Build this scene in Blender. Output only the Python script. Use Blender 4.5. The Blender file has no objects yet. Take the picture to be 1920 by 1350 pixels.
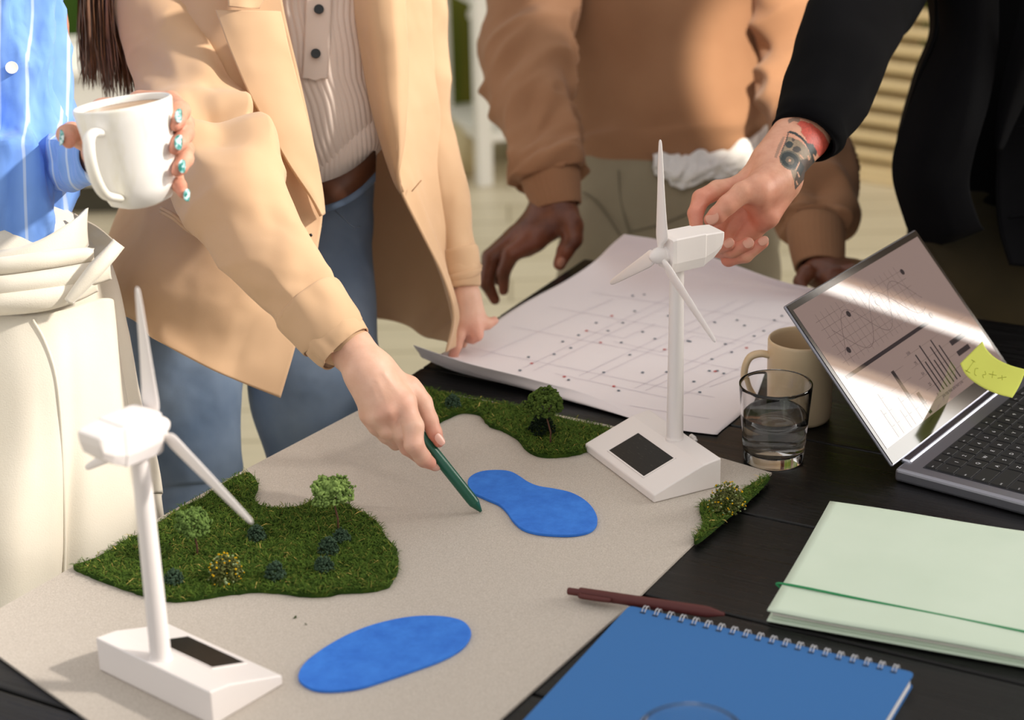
import bpy, bmesh, math, random
import numpy as np
from mathutils import Vector, Matrix
random.seed(7); rng = np.random.default_rng(7)
scene = bpy.context.scene
PI = math.pi

# ---------------------------------------------------------------- camera
FPX = 3500.0
PITCH = math.radians(22); ROLL = math.radians(1.3)
CAM = np.array([0., 0., 1.59])
FW = np.array([0, math.cos(PITCH), -math.sin(PITCH)])
_r0 = np.array([1., 0, 0]); _d0 = np.array([0, -math.sin(PITCH), -math.cos(PITCH)])
DN = math.cos(ROLL)*_d0 - math.sin(ROLL)*_r0
RT = math.cos(ROLL)*_r0 + math.sin(ROLL)*_d0
cd = bpy.data.cameras.new('camera'); cam = bpy.data.objects.new('camera', cd)
scene.collection.objects.link(cam); scene.camera = cam
cd.sensor_fit = 'HORIZONTAL'; cd.sensor_width = 36.0; cd.lens = FPX/1920*36
cd.clip_start = 0.05; cd.clip_end = 60
M = Matrix(((RT[0], -DN[0], -FW[0], CAM[0]), (RT[1], -DN[1], -FW[1], CAM[1]), (RT[2], -DN[2], -FW[2], CAM[2]), (0, 0, 0, 1)))
cam.matrix_world = M
cd.dof.use_dof = True; cd.dof.focus_distance = 1.90; cd.dof.aperture_fstop = 4.5

# ---------------------------------------------------------------- light and exposure
world = bpy.data.worlds.new('world'); scene.world = world; world.use_nodes = True
bgn = world.node_tree.nodes['Background']
bgn.inputs[0].default_value = (1.0, 0.965, 0.92, 1); bgn.inputs[1].default_value = 0.72
def sun(name, travel, strength, angle, color):
    d = bpy.data.lights.new(name, 'SUN'); d.energy = strength; d.angle = math.radians(angle); d.color = color
    o = bpy.data.objects.new(name, d); scene.collection.objects.link(o)
    o.rotation_euler = Vector(travel).to_track_quat('-Z', 'Y').to_euler(); o.location = (2, 0, 3)
    return o
sun('sun', (-0.82, 0.08, -0.55), 3.8, 4, (1.0, 0.925, 0.83))
sd = bpy.data.lights.new('added_sweater_spot', 'SPOT'); sd.energy = 700; sd.color = (1.0, 0.90, 0.74); sd.spot_size = math.radians(5.8); sd.spot_blend = .35; sd.shadow_soft_size = .03  # added lamp, stands in for the sun patch on the brown sweater
so = bpy.data.objects.new('added_sweater_spot', sd); scene.collection.objects.link(so); so.location = (.55, .45, 2.9)
so.rotation_euler = (Vector((.42, 2.71, .965))-Vector((.55, .45, 2.9))).to_track_quat('-Z', 'Y').to_euler()
scene.view_settings.view_transform = 'Standard'; scene.view_settings.look = 'None'
scene.view_settings.exposure = 0.28; scene.view_settings.gamma = 1.0
scene.view_settings.use_curve_mapping = False
scene.render.film_transparent = False
scene.cycles.max_bounces = 8; scene.cycles.transparent_max_bounces = 12

# ---------------------------------------------------------------- placing helpers
TZ = 0.75                                   # table top height
def ray(x, y): return FW + (x-960)/FPX*RT + (y-675)/FPX*DN
def P(x, y, Z): return CAM + Z*ray(x, y)    # the point at distance Z along the viewing axis
def G(x, y, z=TZ):                          # the point on the horizontal plane z
    r = ray(x, y); return CAM + (z-CAM[2])/r[2]*r
def depth(p): return float((np.array(p)-CAM) @ FW)
def m_px(r, Z): return r*Z/FPX

# ---------------------------------------------------------------- numpy noise
_perm = rng.random((64, 64, 64))
def noise3(p):                              # smooth value noise, -1..1
    p = np.asarray(p, float); i = np.floor(p).astype(int); f = p-i; f = f*f*(3-2*f)
    r = 0
    for dx in (0, 1):
        wx = f[..., 0] if dx else 1-f[..., 0]
        for dy in (0, 1):
            wy = f[..., 1] if dy else 1-f[..., 1]
            for dz in (0, 1):
                wz = f[..., 2] if dz else 1-f[..., 2]
                r = r + wx*wy*wz*_perm[(i[..., 0]+dx) % 64, (i[..., 1]+dy) % 64, (i[..., 2]+dz) % 64]
    return 2*r-1

# ---------------------------------------------------------------- object helpers
COL = scene.collection
def set_parent(o, parent):
    if parent is not None:
        o.parent = parent; o.matrix_parent_inverse = Matrix.Identity(4)
def origin_of(parent):
    if parent is None: return np.zeros(3)
    l = np.array(parent.location); p = parent.parent
    while p is not None: l = l + np.array(p.location); p = p.parent
    return l
def tag(o, label=None, cat=None, group=None, kind=None):
    if label: o['label'] = label
    if cat: o['category'] = cat
    if group: o['group'] = group
    if kind: o['kind'] = kind
    return o
def thing(name, label, cat, loc=(0, 0, 0), rz=0, group=None):
    o = bpy.data.objects.new(name, None); COL.objects.link(o); o.empty_display_size = 0.05
    o.location = tuple(loc); o.rotation_euler = (0, 0, rz)
    return tag(o, label, cat, group)
def mesh_obj(name, verts, faces, m, parent=None, smooth=True, local=False, loc=None, label=None, kind=None, sharp=None):
    """verts in world space unless local"""
    v = np.asarray(verts, float).reshape(-1, 3)
    if not local and parent is not None: v = v - origin_of(parent)
    me = bpy.data.meshes.new(name)
    if isinstance(faces, np.ndarray) and faces.ndim == 2:
        nf, k = faces.shape
        me.vertices.add(len(v)); me.vertices.foreach_set('co', v.ravel())
        me.loops.add(nf*k); me.loops.foreach_set('vertex_index', faces.ravel().astype(np.int32))
        me.polygons.add(nf); me.polygons.foreach_set('loop_start', np.arange(0, nf*k, k, dtype=np.int32))
        me.update(calc_edges=True)
    else:
        me.from_pydata([tuple(x) for x in v], [], [tuple(f) for f in faces]); me.update()
    me.validate()
    if smooth: me.polygons.foreach_set('use_smooth', [True]*len(me.polygons))
    if m is not None:
        for mm in (m if isinstance(m, (list, tuple)) else [m]): me.materials.append(mm)
    o = bpy.data.objects.new(name, me); COL.objects.link(o); set_parent(o, parent)
    if loc is not None: o.location = tuple(loc)
    tag(o, label=label, kind=kind)
    if sharp is not None:
        me.set_sharp_from_angle(angle=math.radians(sharp))
    return o
def from_bm(name, bm, m, parent=None, smooth=False, **k):
    bmesh.ops.recalc_face_normals(bm, faces=bm.faces)
    v = [tuple(x.co) for x in bm.verts]; f = [tuple(q.index for q in fc.verts) for fc in bm.faces]
    bm.free(); return mesh_obj(name, v, f, m, parent, smooth, local=k.pop('local', True), **k)
def bevel(o, w, seg=2, ang=35):
    b = o.modifiers.new('bevel', 'BEVEL'); b.width = w; b.segments = seg; b.limit_method = 'ANGLE'; b.angle_limit = math.radians(ang)
    b.harden_normals = False; return o
def solid(o, t, off=0.0):
    s = o.modifiers.new('solid', 'SOLIDIFY'); s.thickness = t; s.offset = off; return o
def box_bm(bm, x0, x1, y0, y1, z0, z1, mat=None):
    vs = [bm.verts.new((x, y, z)) for z in (z0, z1) for y in (y0, y1) for x in (x0, x1)]
    bm.verts.index_update()
    for f in ((0, 1, 3, 2), (4, 6, 7, 5), (0, 4, 5, 1), (2, 3, 7, 6), (0, 2, 6, 4), (1, 5, 7, 3)):
        bm.faces.new([vs[i] for i in f])
    if mat is not None:
        for v in vs: v.co = mat @ v.co
    return vs
def prism(poly, z0, z1):
    """vertical prism over a world polygon: verts, faces"""
    n = len(poly); v = [(p[0], p[1], z0) for p in poly]+[(p[0], p[1], z1) for p in poly]
    f = [tuple(range(n))[::-1], tuple(range(n, 2*n))]+[(i, (i+1) % n, n+(i+1) % n, n+i) for i in range(n)]
    return v, f
def crom(pts, n, closed=False):
    """Catmull-Rom through rows of pts (k,...) resampled to n"""
    p = np.asarray(pts, float); k = len(p)
    if closed:
        t = np.linspace(0, k, n, endpoint=False); i = np.floor(t).astype(int); f = t-i
        a, b, c, d = (p[(i+j) % k] for j in (-1, 0, 1, 2))
    else:
        t = np.linspace(0, k-1, n); i = np.minimum(np.floor(t).astype(int), k-2); f = t-i
        pe = np.concatenate([[2*p[0]-p[1]], p, [2*p[-1]-p[-2]]])
        a, b, c, d = (pe[i+j] for j in (0, 1, 2, 3))
    f = f.reshape((-1,)+(1,)*(p.ndim-1))
    return 0.5*(2*b+(c-a)*f+(2*a-5*b+4*c-d)*f*f+(3*b-a-3*c+d)*f**3)
def grid_normals(g):
    du = np.gradient(g, axis=0); dv = np.gradient(g, axis=1)
    n = np.cross(du, dv); return n/(np.linalg.norm(n, axis=2, keepdims=True)+1e-12)
def grid_faces(a, b, closed=False):
    i = np.arange(a-1)[:, None]; j = np.arange(b if closed else b-1)[None, :]; j2 = (j+1) % b
    return np.stack([i*b+j, i*b+j2, (i+1)*b+j2, (i+1)*b+j], -1).reshape(-1, 4)
def patch_pts(ctrl, nu, nv, disp=None):
    c = np.array([[P(*q) for q in row] for row in ctrl]) if len(ctrl[0][0]) == 3 and abs(ctrl[0][0][0]) > 5 else np.array(ctrl)
    g = crom(c, nu); g = crom(g.transpose(1, 0, 2), nv).transpose(1, 0, 2)
    if disp is not None:
        n = grid_normals(g)
        u, v = np.meshgrid(np.linspace(0, 1, nu), np.linspace(0, 1, nv), indexing='ij')
        g = g+n*disp(u, v, g)[..., None]
    return g
def patch(name, ctrl, nu, nv, m, parent, disp=None, thick=0.003, label=None, kind=None):
    g = patch_pts(ctrl, nu, nv, disp)
    o = mesh_obj(name, g.reshape(-1, 3), grid_faces(nu, nv), m, parent, label=label, kind=kind)
    if thick: solid(o, thick, 0)
    return o
def loft_pts(ctrl, n, m, flat=0.8, disp=None, view=FW, power=2.0, tw=0.0):
    """tube through (point, half-width across the view, [half-depth]); returns grid n x m"""
    c = np.array([list(q[0])+[q[1], (q[2] if len(q) > 2 else q[1]*flat)] for q in ctrl], float)
    s = crom(c, n); cen = s[:, :3]; rx = s[:, 3]; ry = s[:, 4]
    T = np.gradient(cen, axis=0); T /= np.linalg.norm(T, axis=1, keepdims=True)
    A = np.cross(T, view); A /= np.linalg.norm(A, axis=1, keepdims=True)
    B = np.cross(T, A)
    th = np.linspace(0, 2*PI, m, endpoint=False)+tw
    cs, sn = np.cos(th), np.sin(th)
    if power != 2.0:
        cs = np.sign(cs)*np.abs(cs)**(2/power); sn = np.sign(sn)*np.abs(sn)**(2/power)
    N = A[:, None, :]*cs[None, :, None]*rx[:, None, None]+B[:, None, :]*sn[None, :, None]*ry[:, None, None]
    g = cen[:, None, :]+N
    if disp is not None:
        t, tt = np.meshgrid(np.linspace(0, 1, n), th, indexing='ij')
        nn = N/(np.linalg.norm(N, axis=2, keepdims=True)+1e-9)
        g = g+nn*disp(t, tt, g)[..., None]
    return g
def loft_vf(g, cap0=True, cap1=True):
    n, m, _ = g.shape; v = g.reshape(-1, 3); f = grid_faces(n, m, True)
    f = [tuple(x) for x in f]
    if cap0: f.append(tuple(range(m))[::-1])
    if cap1: f.append(tuple((n-1)*m+i for i in range(m)))
    return v, f
def loft(name, ctrl, n, m, mt, parent, flat=0.8, disp=None, cap0=True, cap1=True, label=None, thick=0, **k):
    g = loft_pts(ctrl, n, m, flat, disp, **k)
    if not cap0 and not cap1: v, f = g.reshape(-1, 3), grid_faces(n, m, True)
    else: v, f = loft_vf(g, cap0, cap1)
    o = mesh_obj(name, v, f, mt, parent, label=label)
    if thick: solid(o, thick, -1)
    return o
def tube_vf(pts, r, k=8, closed=False):
    p = np.asarray(pts, float); n = len(p)
    r = np.full(n, r) if np.isscalar(r) else np.asarray(r)
    T = np.gradient(p, axis=0) if not closed else np.roll(p, -1, 0)-np.roll(p, 1, 0)
    T /= np.linalg.norm(T, axis=1, keepdims=True)+1e-12
    ref = np.array([0, 0, 1.]) if abs(T[0][2]) < 0.9 else np.array([1., 0, 0])
    A = np.cross(T[0], ref); A /= np.linalg.norm(A); As = []
    for i in range(n):
        A = A-T[i]*(A@T[i]); A /= np.linalg.norm(A); As.append(A)
    As = np.array(As); B = np.cross(T, As); th = np.linspace(0, 2*PI, k, endpoint=False)
    g = p[:, None]+r[:, None, None]*(As[:, None]*np.cos(th)[None, :, None]+B[:, None]*np.sin(th)[None, :, None])
    if closed: g = np.concatenate([g, g[:1]]); return g.reshape(-1, 3), [tuple(x) for x in grid_faces(n+1, k, True)]
    return loft_vf(g)
def tube(name, pts, r, m, parent=None, k=8, closed=False, **kw):
    v, f = tube_vf(pts, r, k, closed); return mesh_obj(name, v, f, m, parent, **kw)
def lathe_vf(prof, k=48, center=(0, 0, 0), axis=None):
    th = np.linspace(0, 2*PI, k, endpoint=False); pr = np.array(prof, float)
    g = np.stack([pr[:, 0:1]*np.cos(th), pr[:, 0:1]*np.sin(th), np.repeat(pr[:, 1:2], k, 1)], -1)
    if axis is not None:
        q = Vector((0, 0, 1)).rotation_difference(Vector(axis)).to_matrix(); g = g @ np.array(q).T
    g = g+np.array(center); return g.reshape(-1, 3), grid_faces(len(pr), k, True)
def merge(*vf):
    V = []; F = []; n = 0
    for v, f in vf:
        V.append(np.asarray(v, float).reshape(-1, 3)); F += [tuple(int(i)+n for i in q) for q in f]; n += len(V[-1])
    return np.concatenate(V), F

# ---------------------------------------------------------------- materials
def mat(name, col, rough=0.6, spec=0.5, metal=0.0, sheen=0.0, sss=0.0, coat=0.0, emis=None, estr=0.0):
    m = bpy.data.materials.new(name); m.use_nodes = True
    b = m.node_tree.nodes['Principled BSDF']
    b.inputs['Base Color'].default_value = (*col, 1); b.inputs['Roughness'].default_value = rough
    b.inputs['Specular IOR Level'].default_value = spec; b.inputs['Metallic'].default_value = metal
    b.inputs['Sheen Weight'].default_value = sheen; b.inputs['Coat Weight'].default_value = coat
    if sss:
        b.inputs['Subsurface Weight'].default_value = sss; b.inputs['Subsurface Radius'].default_value = (1, .35, .2)
        b.inputs['Subsurface Scale'].default_value = 0.004
    if emis: b.inputs['Emission Color'].default_value = (*emis, 1); b.inputs['Emission Strength'].default_value = estr
    return m
def srgb(r, g, b):
    f = lambda c: ((c/255+0.055)/1.055)**2.4 if c > 10 else c/255/12.92
    return (f(r), f(g), f(b))
class NT:
    def __init__(s, m): s.m = m; s.t = m.node_tree; s.b = s.t.nodes['Principled BSDF']; s.l = s.t.links.new
    def n(s, typ, **k):
        x = s.t.nodes.new(typ)
        for a, v in k.items():
            if a in x.inputs: x.inputs[a].default_value = v
            else: setattr(x, a, v)
        return x
    def coord(s, scale=(1, 1, 1), rot=(0, 0, 0), what='Object'):
        c = s.n('ShaderNodeTexCoord'); mp = s.n('ShaderNodeMapping'); mp.inputs['Scale'].default_value = scale; mp.inputs['Rotation'].default_value = rot
        s.l(c.outputs[what], mp.inputs[0]); return mp.outputs[0]
    def noise(s, vec, scale, detail=3, rough=.5):
        x = s.n('ShaderNodeTexNoise'); x.inputs['Scale'].default_value = scale; x.inputs['Detail'].default_value = detail; x.inputs['Roughness'].default_value = rough
        s.l(vec, x.inputs['Vector']); return x.outputs[0]
    def ramp(s, fac, stops):
        r = s.n('ShaderNodeValToRGB'); e = r.color_ramp.elements
        while len(e) < len(stops): e.new(0.5)
        for i, (p, c) in enumerate(stops):
            e[i].position = p; e[i].color = (*c, 1) if len(c) == 3 else c
        s.l(fac, r.inputs[0]); return r.outputs[0]
    def bump(s, h, strength=.3, dist=.001, prev=None):
        x = s.n('ShaderNodeBump'); x.inputs['Strength'].default_value = strength; x.inputs['Distance'].default_value = dist
        s.l(h, x.inputs['Height'])
        if prev is not None: s.l(prev, x.inputs['Normal'])
        s.l(x.outputs[0], s.b.inputs['Normal']); return x.outputs[0]
    def color(s, out): s.l(out, s.b.inputs['Base Color'])
def fabric(name, col, col2=None, rough=.85, weave=1500, bstr=.25, sheen=.3, var=6, fold=0, foldscale=9):
    m = mat(name, col, rough, .2, sheen=sheen); t = NT(m); v = t.coord()
    col2 = col2 or tuple(c*.8 for c in col)
    t.color(t.ramp(t.noise(v, var, 4), [(.3, col2), (.7, col)]))
    pv = t.bump(t.noise(v, weave, 2), bstr, .0004)
    if sheen == 0: t.b.inputs['Specular IOR Level'].default_value = .08
    if fold: t.bump(t.noise(v, foldscale, 2, .4), fold, .02, pv)
    return m
# ---------------------------------------------------------------- the room
def floor_mat():
    m = mat('floor_boards', srgb(196, 184, 152), .35, .4); t = NT(m); v = t.coord()
    br = t.n('ShaderNodeTexBrick'); br.inputs['Scale'].default_value = 1.0; br.inputs['Mortar Size'].default_value = .004
    br.inputs['Brick Width'].default_value = 1.3; br.inputs['Row Height'].default_value = .16
    br.inputs['Color1'].default_value = (*srgb(230, 219, 192), 1); br.inputs['Color2'].default_value = (*srgb(216, 204, 175), 1); br.inputs['Mortar'].default_value = (*srgb(170, 156, 126), 1)
    t.l(v, br.inputs[0]); mx = t.n('ShaderNodeMixRGB', blend_type='MULTIPLY'); mx.inputs[0].default_value = .5
    t.l(br.outputs[0], mx.inputs[1]); t.l(t.ramp(t.noise(t.coord((1, 12, 1)), 3, 4), [(.3, (.8, .8, .8)), (.7, (1, 1, 1))]), mx.inputs[2]); t.color(mx.outputs[0])
    return m
bm = bmesh.new(); box_bm(bm, -4, 4, -3.5, 7, -.05, 0)
tag(from_bm('floor', bm, floor_mat()), kind='structure')
def wall_mat():
    m = mat('green_wall', srgb(84, 104, 40), .9, .1); t = NT(m)
    v = t.coord((9, 9, .5)); t.color(t.ramp(t.noise(v, 1.2, 3), [(.3, srgb(52, 84, 30)), (.55, srgb(104, 112, 46)), (.75, srgb(150, 140, 60))])); return m
bm = bmesh.new(); box_bm(bm, -4, 4, 5.9, 6.0, 0, 3.25)
tag(from_bm('wall_back', bm, wall_mat()), kind='structure')
cream = mat('cream_paint', srgb(226, 212, 180), .7, .3)
bm = bmesh.new(); box_bm(bm, -4, 4, 5.87, 5.9, 0, .1)
tag(from_bm('baseboard_back', bm, cream), kind='structure')
# right wall with a tall daylight window
wallp = mat('warm_plaster', srgb(190, 165, 140), .9, .2)
RX = 3.2
WY0, WY1, WZ0, WZ1 = 1.7, 3.165, 0.9, 2.6
VY0, VY1 = 3.36, 3.425
bm = bmesh.new()
WT = 3.12  # wall out of view, its height shaped to keep sun off the table
box_bm(bm, RX, RX+.15, -3.5, WY0, 0, WT); box_bm(bm, RX, RX+.15, WY1, VY0, 0, WT); box_bm(bm, RX, RX+.15, VY1, 7, 0, WT)
box_bm(bm, RX, RX+.15, VY0, VY1, 0, WZ0); box_bm(bm, RX, RX+.15, VY0, VY1, WZ1, WT)
box_bm(bm, RX, RX+.15, WY0, WY1, 0, WZ0); box_bm(bm, RX, RX+.15, WY0, WY1, WZ1, WT)
tag(from_bm('wall_right', bm, wallp), kind='structure')
win = thing('window_1', None, None, (RX, WY0, WZ0)); tag(win, kind='structure')
whitep = mat('white_paint', srgb(235, 233, 226), .5, .4)
day = mat('bright_daylight_blind', (1, 1, 1), .9, .1, emis=(1.0, .96, .90), estr=8.0)
bm = bmesh.new(); L = WY1-WY0; Hh = WZ1-WZ0
for a, b, c, d in ((0, L, 0, .05), (0, L, Hh-.05, Hh), (0, .05, .05, Hh-.05)):
    box_bm(bm, .0, .06, a, b, c, d)
from_bm('window_frame', bm, whitep, win)
bm = bmesh.new(); box_bm(bm, .07, .075, .0, L, .0, Hh); from_bm('window_blind', bm, day, win)
win2 = thing('window_2', None, None, (RX, VY0, WZ0)); tag(win2, kind='structure')
bm = bmesh.new(); box_bm(bm, .05, .055, .0, VY1-VY0, .0, Hh); from_bm('window_blind', bm, day, win2)
bm = bmesh.new(); box_bm(bm, .0, .06, .0, VY1-VY0, Hh-.03, Hh); box_bm(bm, .0, .06, .0, VY1-VY0, 0, .03); from_bm('window_frame', bm, whitep, win2)

# slatted wooden bench in the background
def slat_bench():
    a = G(1560, 322, 0); d = np.array([.80, -.60, 0]); n = np.array([.60, .80, 0])
    t = thing('slatted_bench', 'pale slatted wooden bench in the background behind the black sleeve', 'bench', a, math.atan2(d[1], d[0]))
    wd = mat('pale_wood', srgb(232, 208, 160), .6, .3); NTw = NT(wd); NTw.color(NTw.ramp(NTw.noise(NTw.coord((1, 20, 20)), 3, 3), [(.3, srgb(214, 190, 140)), (.7, srgb(238, 216, 172))]))
    first = None
    for k in range(9):
        bm = bmesh.new(); box_bm(bm, -.05, 1.6, -.015, .010, -.016, .016)
        if first is None:
            first = bevel(from_bm('slat', bm, wd, t), .004); first.location = (0, 0, .075); 
        else:
            bm.free(); o = first.copy(); COL.objects.link(o); o.location = (0, 0, .075+.053*k)
    for x in (0.0, 1.45):
        bm = bmesh.new(); box_bm(bm, x, x+.05, .012, .46, 0, .55); from_bm('side_frame', bm, wd, t)
    bm = bmesh.new(); box_bm(bm, -.08, 1.62, -.03, .5, .552, .59); bevel(from_bm('seat_board', bm, wd, t), .005)
    bm = bmesh.new(); box_bm(bm, -.08, 1.62, -.05, .02, 0, .045); bevel(from_bm('bottom_rail', bm, wd, t), .005)
slat_bench()
def shelf():
    a = G(908, 347, 0); e1 = np.array([-.353, .935, 0]); ang = math.atan2(-.353*-1, .935)
    rz = math.atan2(.353, .935)
    t = thing('metal_shelf', 'white metal shelf unit standing far behind, between the blazer and the sweater', 'shelf', a, rz)
    # local x to the right, local y away
    for x in (0, .75):
        for y in (0, .34):
            bm = bmesh.new(); box_bm(bm, x-.022, x+.022, y-.022, y+.022, 0, 1.5); bevel(from_bm('post', bm, whitep, t), .003)
    for z in (.13, .53, .95):
        bm = bmesh.new(); box_bm(bm, -.015, .765, -.015, .355, z, z+.03); bevel(from_bm('shelf_board', bm, whitep, t), .003)
    bins = mat('pale_grey_plastic', srgb(196, 196, 176), .5)
    loc = a+np.array([math.cos(rz)*.28-math.sin(rz)*.17, math.sin(rz)*.28+math.cos(rz)*.17, .161])
    b = thing('storage_bin', 'pale grey storage bin standing on the lower board of the white shelf', 'bin', loc, rz)
    bm = bmesh.new(); box_bm(bm, -.2, .3, -.13, .13, 0, .27)
    bevel(from_bm('box', bm, bins, b), .015); bm = bmesh.new(); box_bm(bm, -.21, .31, -.14, .14, .27, .30); bevel(from_bm('lid', bm, whitep, b), .008)
    w = G(835, 300, 0)
    p = thing('wall_pouf', 'small cream pouf on the floor beside the white shelf', 'pouf', G(838, 318, 0))
    v, f = lathe_vf([(0, .0), (.10, .0), (.13, .03), (.135, .08), (.12, .125), (.06, .14), (0, .142)], 32); mesh_obj('cushion', v, f, mat('cream_cloth', srgb(205, 190, 150), .9), p, local=True)
shelf()
def left_cabinet():
    a = G(60, 200, 0)
    t = thing('low_cabinet', 'white low cabinet against the green wall at far left', 'cabinet', (a[0]-.6, 5.1, 0))
    bm = bmesh.new(); box_bm(bm, 0, 1.55, 0, .42, .09, .40); bevel(from_bm('carcass', bm, whitep, t), .006)
    bm = bmesh.new(); box_bm(bm, .02, 1.53, .04, .40, 0, .088); from_bm('plinth', bm, mat('dark_plinth', srgb(66, 62, 48), .7), t)
    bm = bmesh.new(); box_bm(bm, -.01, 1.56, -.02, .43, .402, .43); bevel(from_bm('top_board', bm, whitep, t), .005)
    for x in (.03, .54, 1.05):
        bm = bmesh.new(); box_bm(bm, x, x+.48, -.014, -.001, .11, .39); d = bevel(from_bm('door', bm, whitep, t), .004)
        bm = bmesh.new(); box_bm(bm, x+.2, x+.28, -.026, -.015, .33, .342); from_bm('handle', bm, mat('steel', (.5, .5, .5), .3, metal=1), d)
left_cabinet()

# ---------------------------------------------------------------- table
LD = np.array([.4802, .8772, 0]); WD = np.array([.8772, -.4802, 0])
def LW(l, w, z=0.): return LD*l+WD*w+np.array([0, 0, z])
def table():
    black = mat('black_painted_wood', srgb(12, 12, 13), .30, .3); t = NT(black)
    ang = math.atan2(WD[1], WD[0])
    v = t.coord((3, 60, 10)); t.color(t.ramp(t.noise(t.coord((2, 14, 2)), 4, 4), [(.3, srgb(6, 6, 7)), (.7, srgb(14, 13, 14))]))
    r = t.ramp(t.noise(v, 3, 4), [(.3, (.24, .24, .24)), (.7, (.42, .42, .42))]); t.l(r, t.b.inputs['Roughness'])
    t.bump(t.noise(v, 5, 5, .65), .35, .0012)
    o = LW(.62, -1.085)
    tb = thing('table', 'long black painted plank table that carries the model', 'table', (o[0], o[1], 0), math.atan2(WD[1], WD[0]))
    # local x along planks (WD), local y along LD
    edges = [0, .172, .365, .558, .751, .9445, 1.1375, 1.33, 1.578]
    for a, b in zip(edges[:-1], edges[1:]):
        bm = bmesh.new(); box_bm(bm, 0, .95, a+.0012, b-.0012, TZ-.035, TZ)
        bevel(from_bm('plank', bm, black, tb), .0022, 2)
    for x in (.05, .88):
        bm = bmesh.new(); box_bm(bm, x, x+.02, .08, 1.5, TZ-.115, TZ-.0355); from_bm('apron', bm, black, tb)
    for x in (.06, .83):
        for y in (.02, 1.49):
            bm = bmesh.new(); box_bm(bm, x, x+.06, y, y+.06, 0, TZ-.036); bevel(from_bm('leg', bm, black, tb), .004)
table()

# ---------------------------------------------------------------- board and its landscape
def slab(name, px, z0, z1, m, label, cat, parent=None, n=None, smooth_outline=True, world=False, group=None, kind=None, bev=0):
    p = np.array([G(x, y, (z0+z1)/2)[:2] for x, y in px]) if not world else np.array(px)
    if smooth_outline: p = crom(p, n or len(p)*5, closed=True)
    v, f = prism(p, z0, z1)
    o = mesh_obj(name, v, f, m, parent, smooth=False)
    if label: tag(o, label, cat, group, kind)
    if bev: bevel(o, bev, 2, 50)
    return o, p
BZ = TZ+.003
greyb = mat('grey_board', srgb(190, 181, 170), .9, .2); t = NT(greyb); v = t.coord()
t.color(t.ramp(t.noise(v, 900, 3, .8), [(.25, srgb(160, 151, 141)), (.5, srgb(190, 181, 171)), (.75, srgb(214, 206, 197))])); t.bump(t.noise(v, 700, 3, .7), .5, .0006)
bp = [G(-70, 1186)[:2], G(230, 1015)[:2], G(460, 885)[:2], G(668, 776)[:2], G(762, 729)[:2], G(950, 762)[:2], G(1147, 803)[:2], G(1447, 891)[:2], G(1310, 1014)[:2], G(1200, 1121)[:2], G(940, 1352)[:2], (-.139, 1.10), (-.30, 1.252)]
slab('landscape_board', bp, TZ+.0004, BZ, greyb, 'large grey cardboard base of the landscape model on the black table', 'board', smooth_outline=False, world=True)
blue = mat('blue_foam', srgb(52, 120, 218), .75, .3); t = NT(blue); v = t.coord()
t.color(t.ramp(t.noise(v, 60, 5, .7), [(.3, srgb(44, 108, 206)), (.7, srgb(60, 130, 226))])); t.bump(t.noise(v, 900, 2), .3, .0004)
lake1 = [(877, 905), (885, 893), (905, 885), (935, 883), (958, 886), (975, 895), (990, 905), (1010, 913), (1040, 918), (1070, 925), (1095, 938), (1112, 955), (1120, 974), (1116, 990), (1100, 1000), (1070, 1005), (1030, 1004), (1000, 1000), (978, 992), (962, 978), (950, 961), (935, 947), (910, 936), (885, 923)]
lake2 = [(561, 1277), (563, 1257), (580, 1237), (615, 1212), (660, 1188), (710, 1170), (770, 1158), (825, 1157), (865, 1165), (882, 1182), (880, 1200), (862, 1220), (825, 1240), (770, 1260), (720, 1277), (670, 1292), (620, 1297), (585, 1293)]
slab('paper_lake', lake1, BZ+.0002, BZ+.0032, blue, 'kidney-shaped blue foam lake beside the tip of the green pen', 'model lake', bev=.0006)
slab('paper_lake', lake2, BZ+.0002, BZ+.0032, blue, 'long oval blue foam lake near the blurred white turbine', 'model lake', bev=.0006)

moss = mat('moss', srgb(50, 78, 28), .95, .1, sheen=.0); t = NT(moss); v = t.coord()
t.color(t.ramp(t.noise(v, 45, 4, .7), [(.25, srgb(28, 42, 14)), (.5, srgb(46, 70, 24)), (.72, srgb(76, 92, 32))]))
def blade_mat(name, a, b):
    m = mat(name, a, .8, .15); t = NT(m); i = t.n('ShaderNodeTexCoord'); t.color(t.ramp(t.noise(t.coord(), 160, 2, .8), [(.3, a), (.7, b)])); return m
blade = [blade_mat('moss_blades', srgb(44, 70, 20), srgb(98, 124, 46)), blade_mat('pale_moss_blades', srgb(112, 118, 46), srgb(150, 140, 70)), blade_mat('straw', srgb(200, 170, 90), srgb(224, 198, 120))]
def inside(poly, q):
    x, y = q[:, 0], q[:, 1]; r = np.zeros(len(q), bool); n = len(poly)
    for i in range(n):
        a, b = poly[i], poly[(i+1) % n]
        c = ((a[1] > y) != (b[1] > y)) & (x < (b[0]-a[0])*(y-a[1])/(b[1]-a[1]+1e-12)+a[0]); r ^= c
    return r
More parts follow.
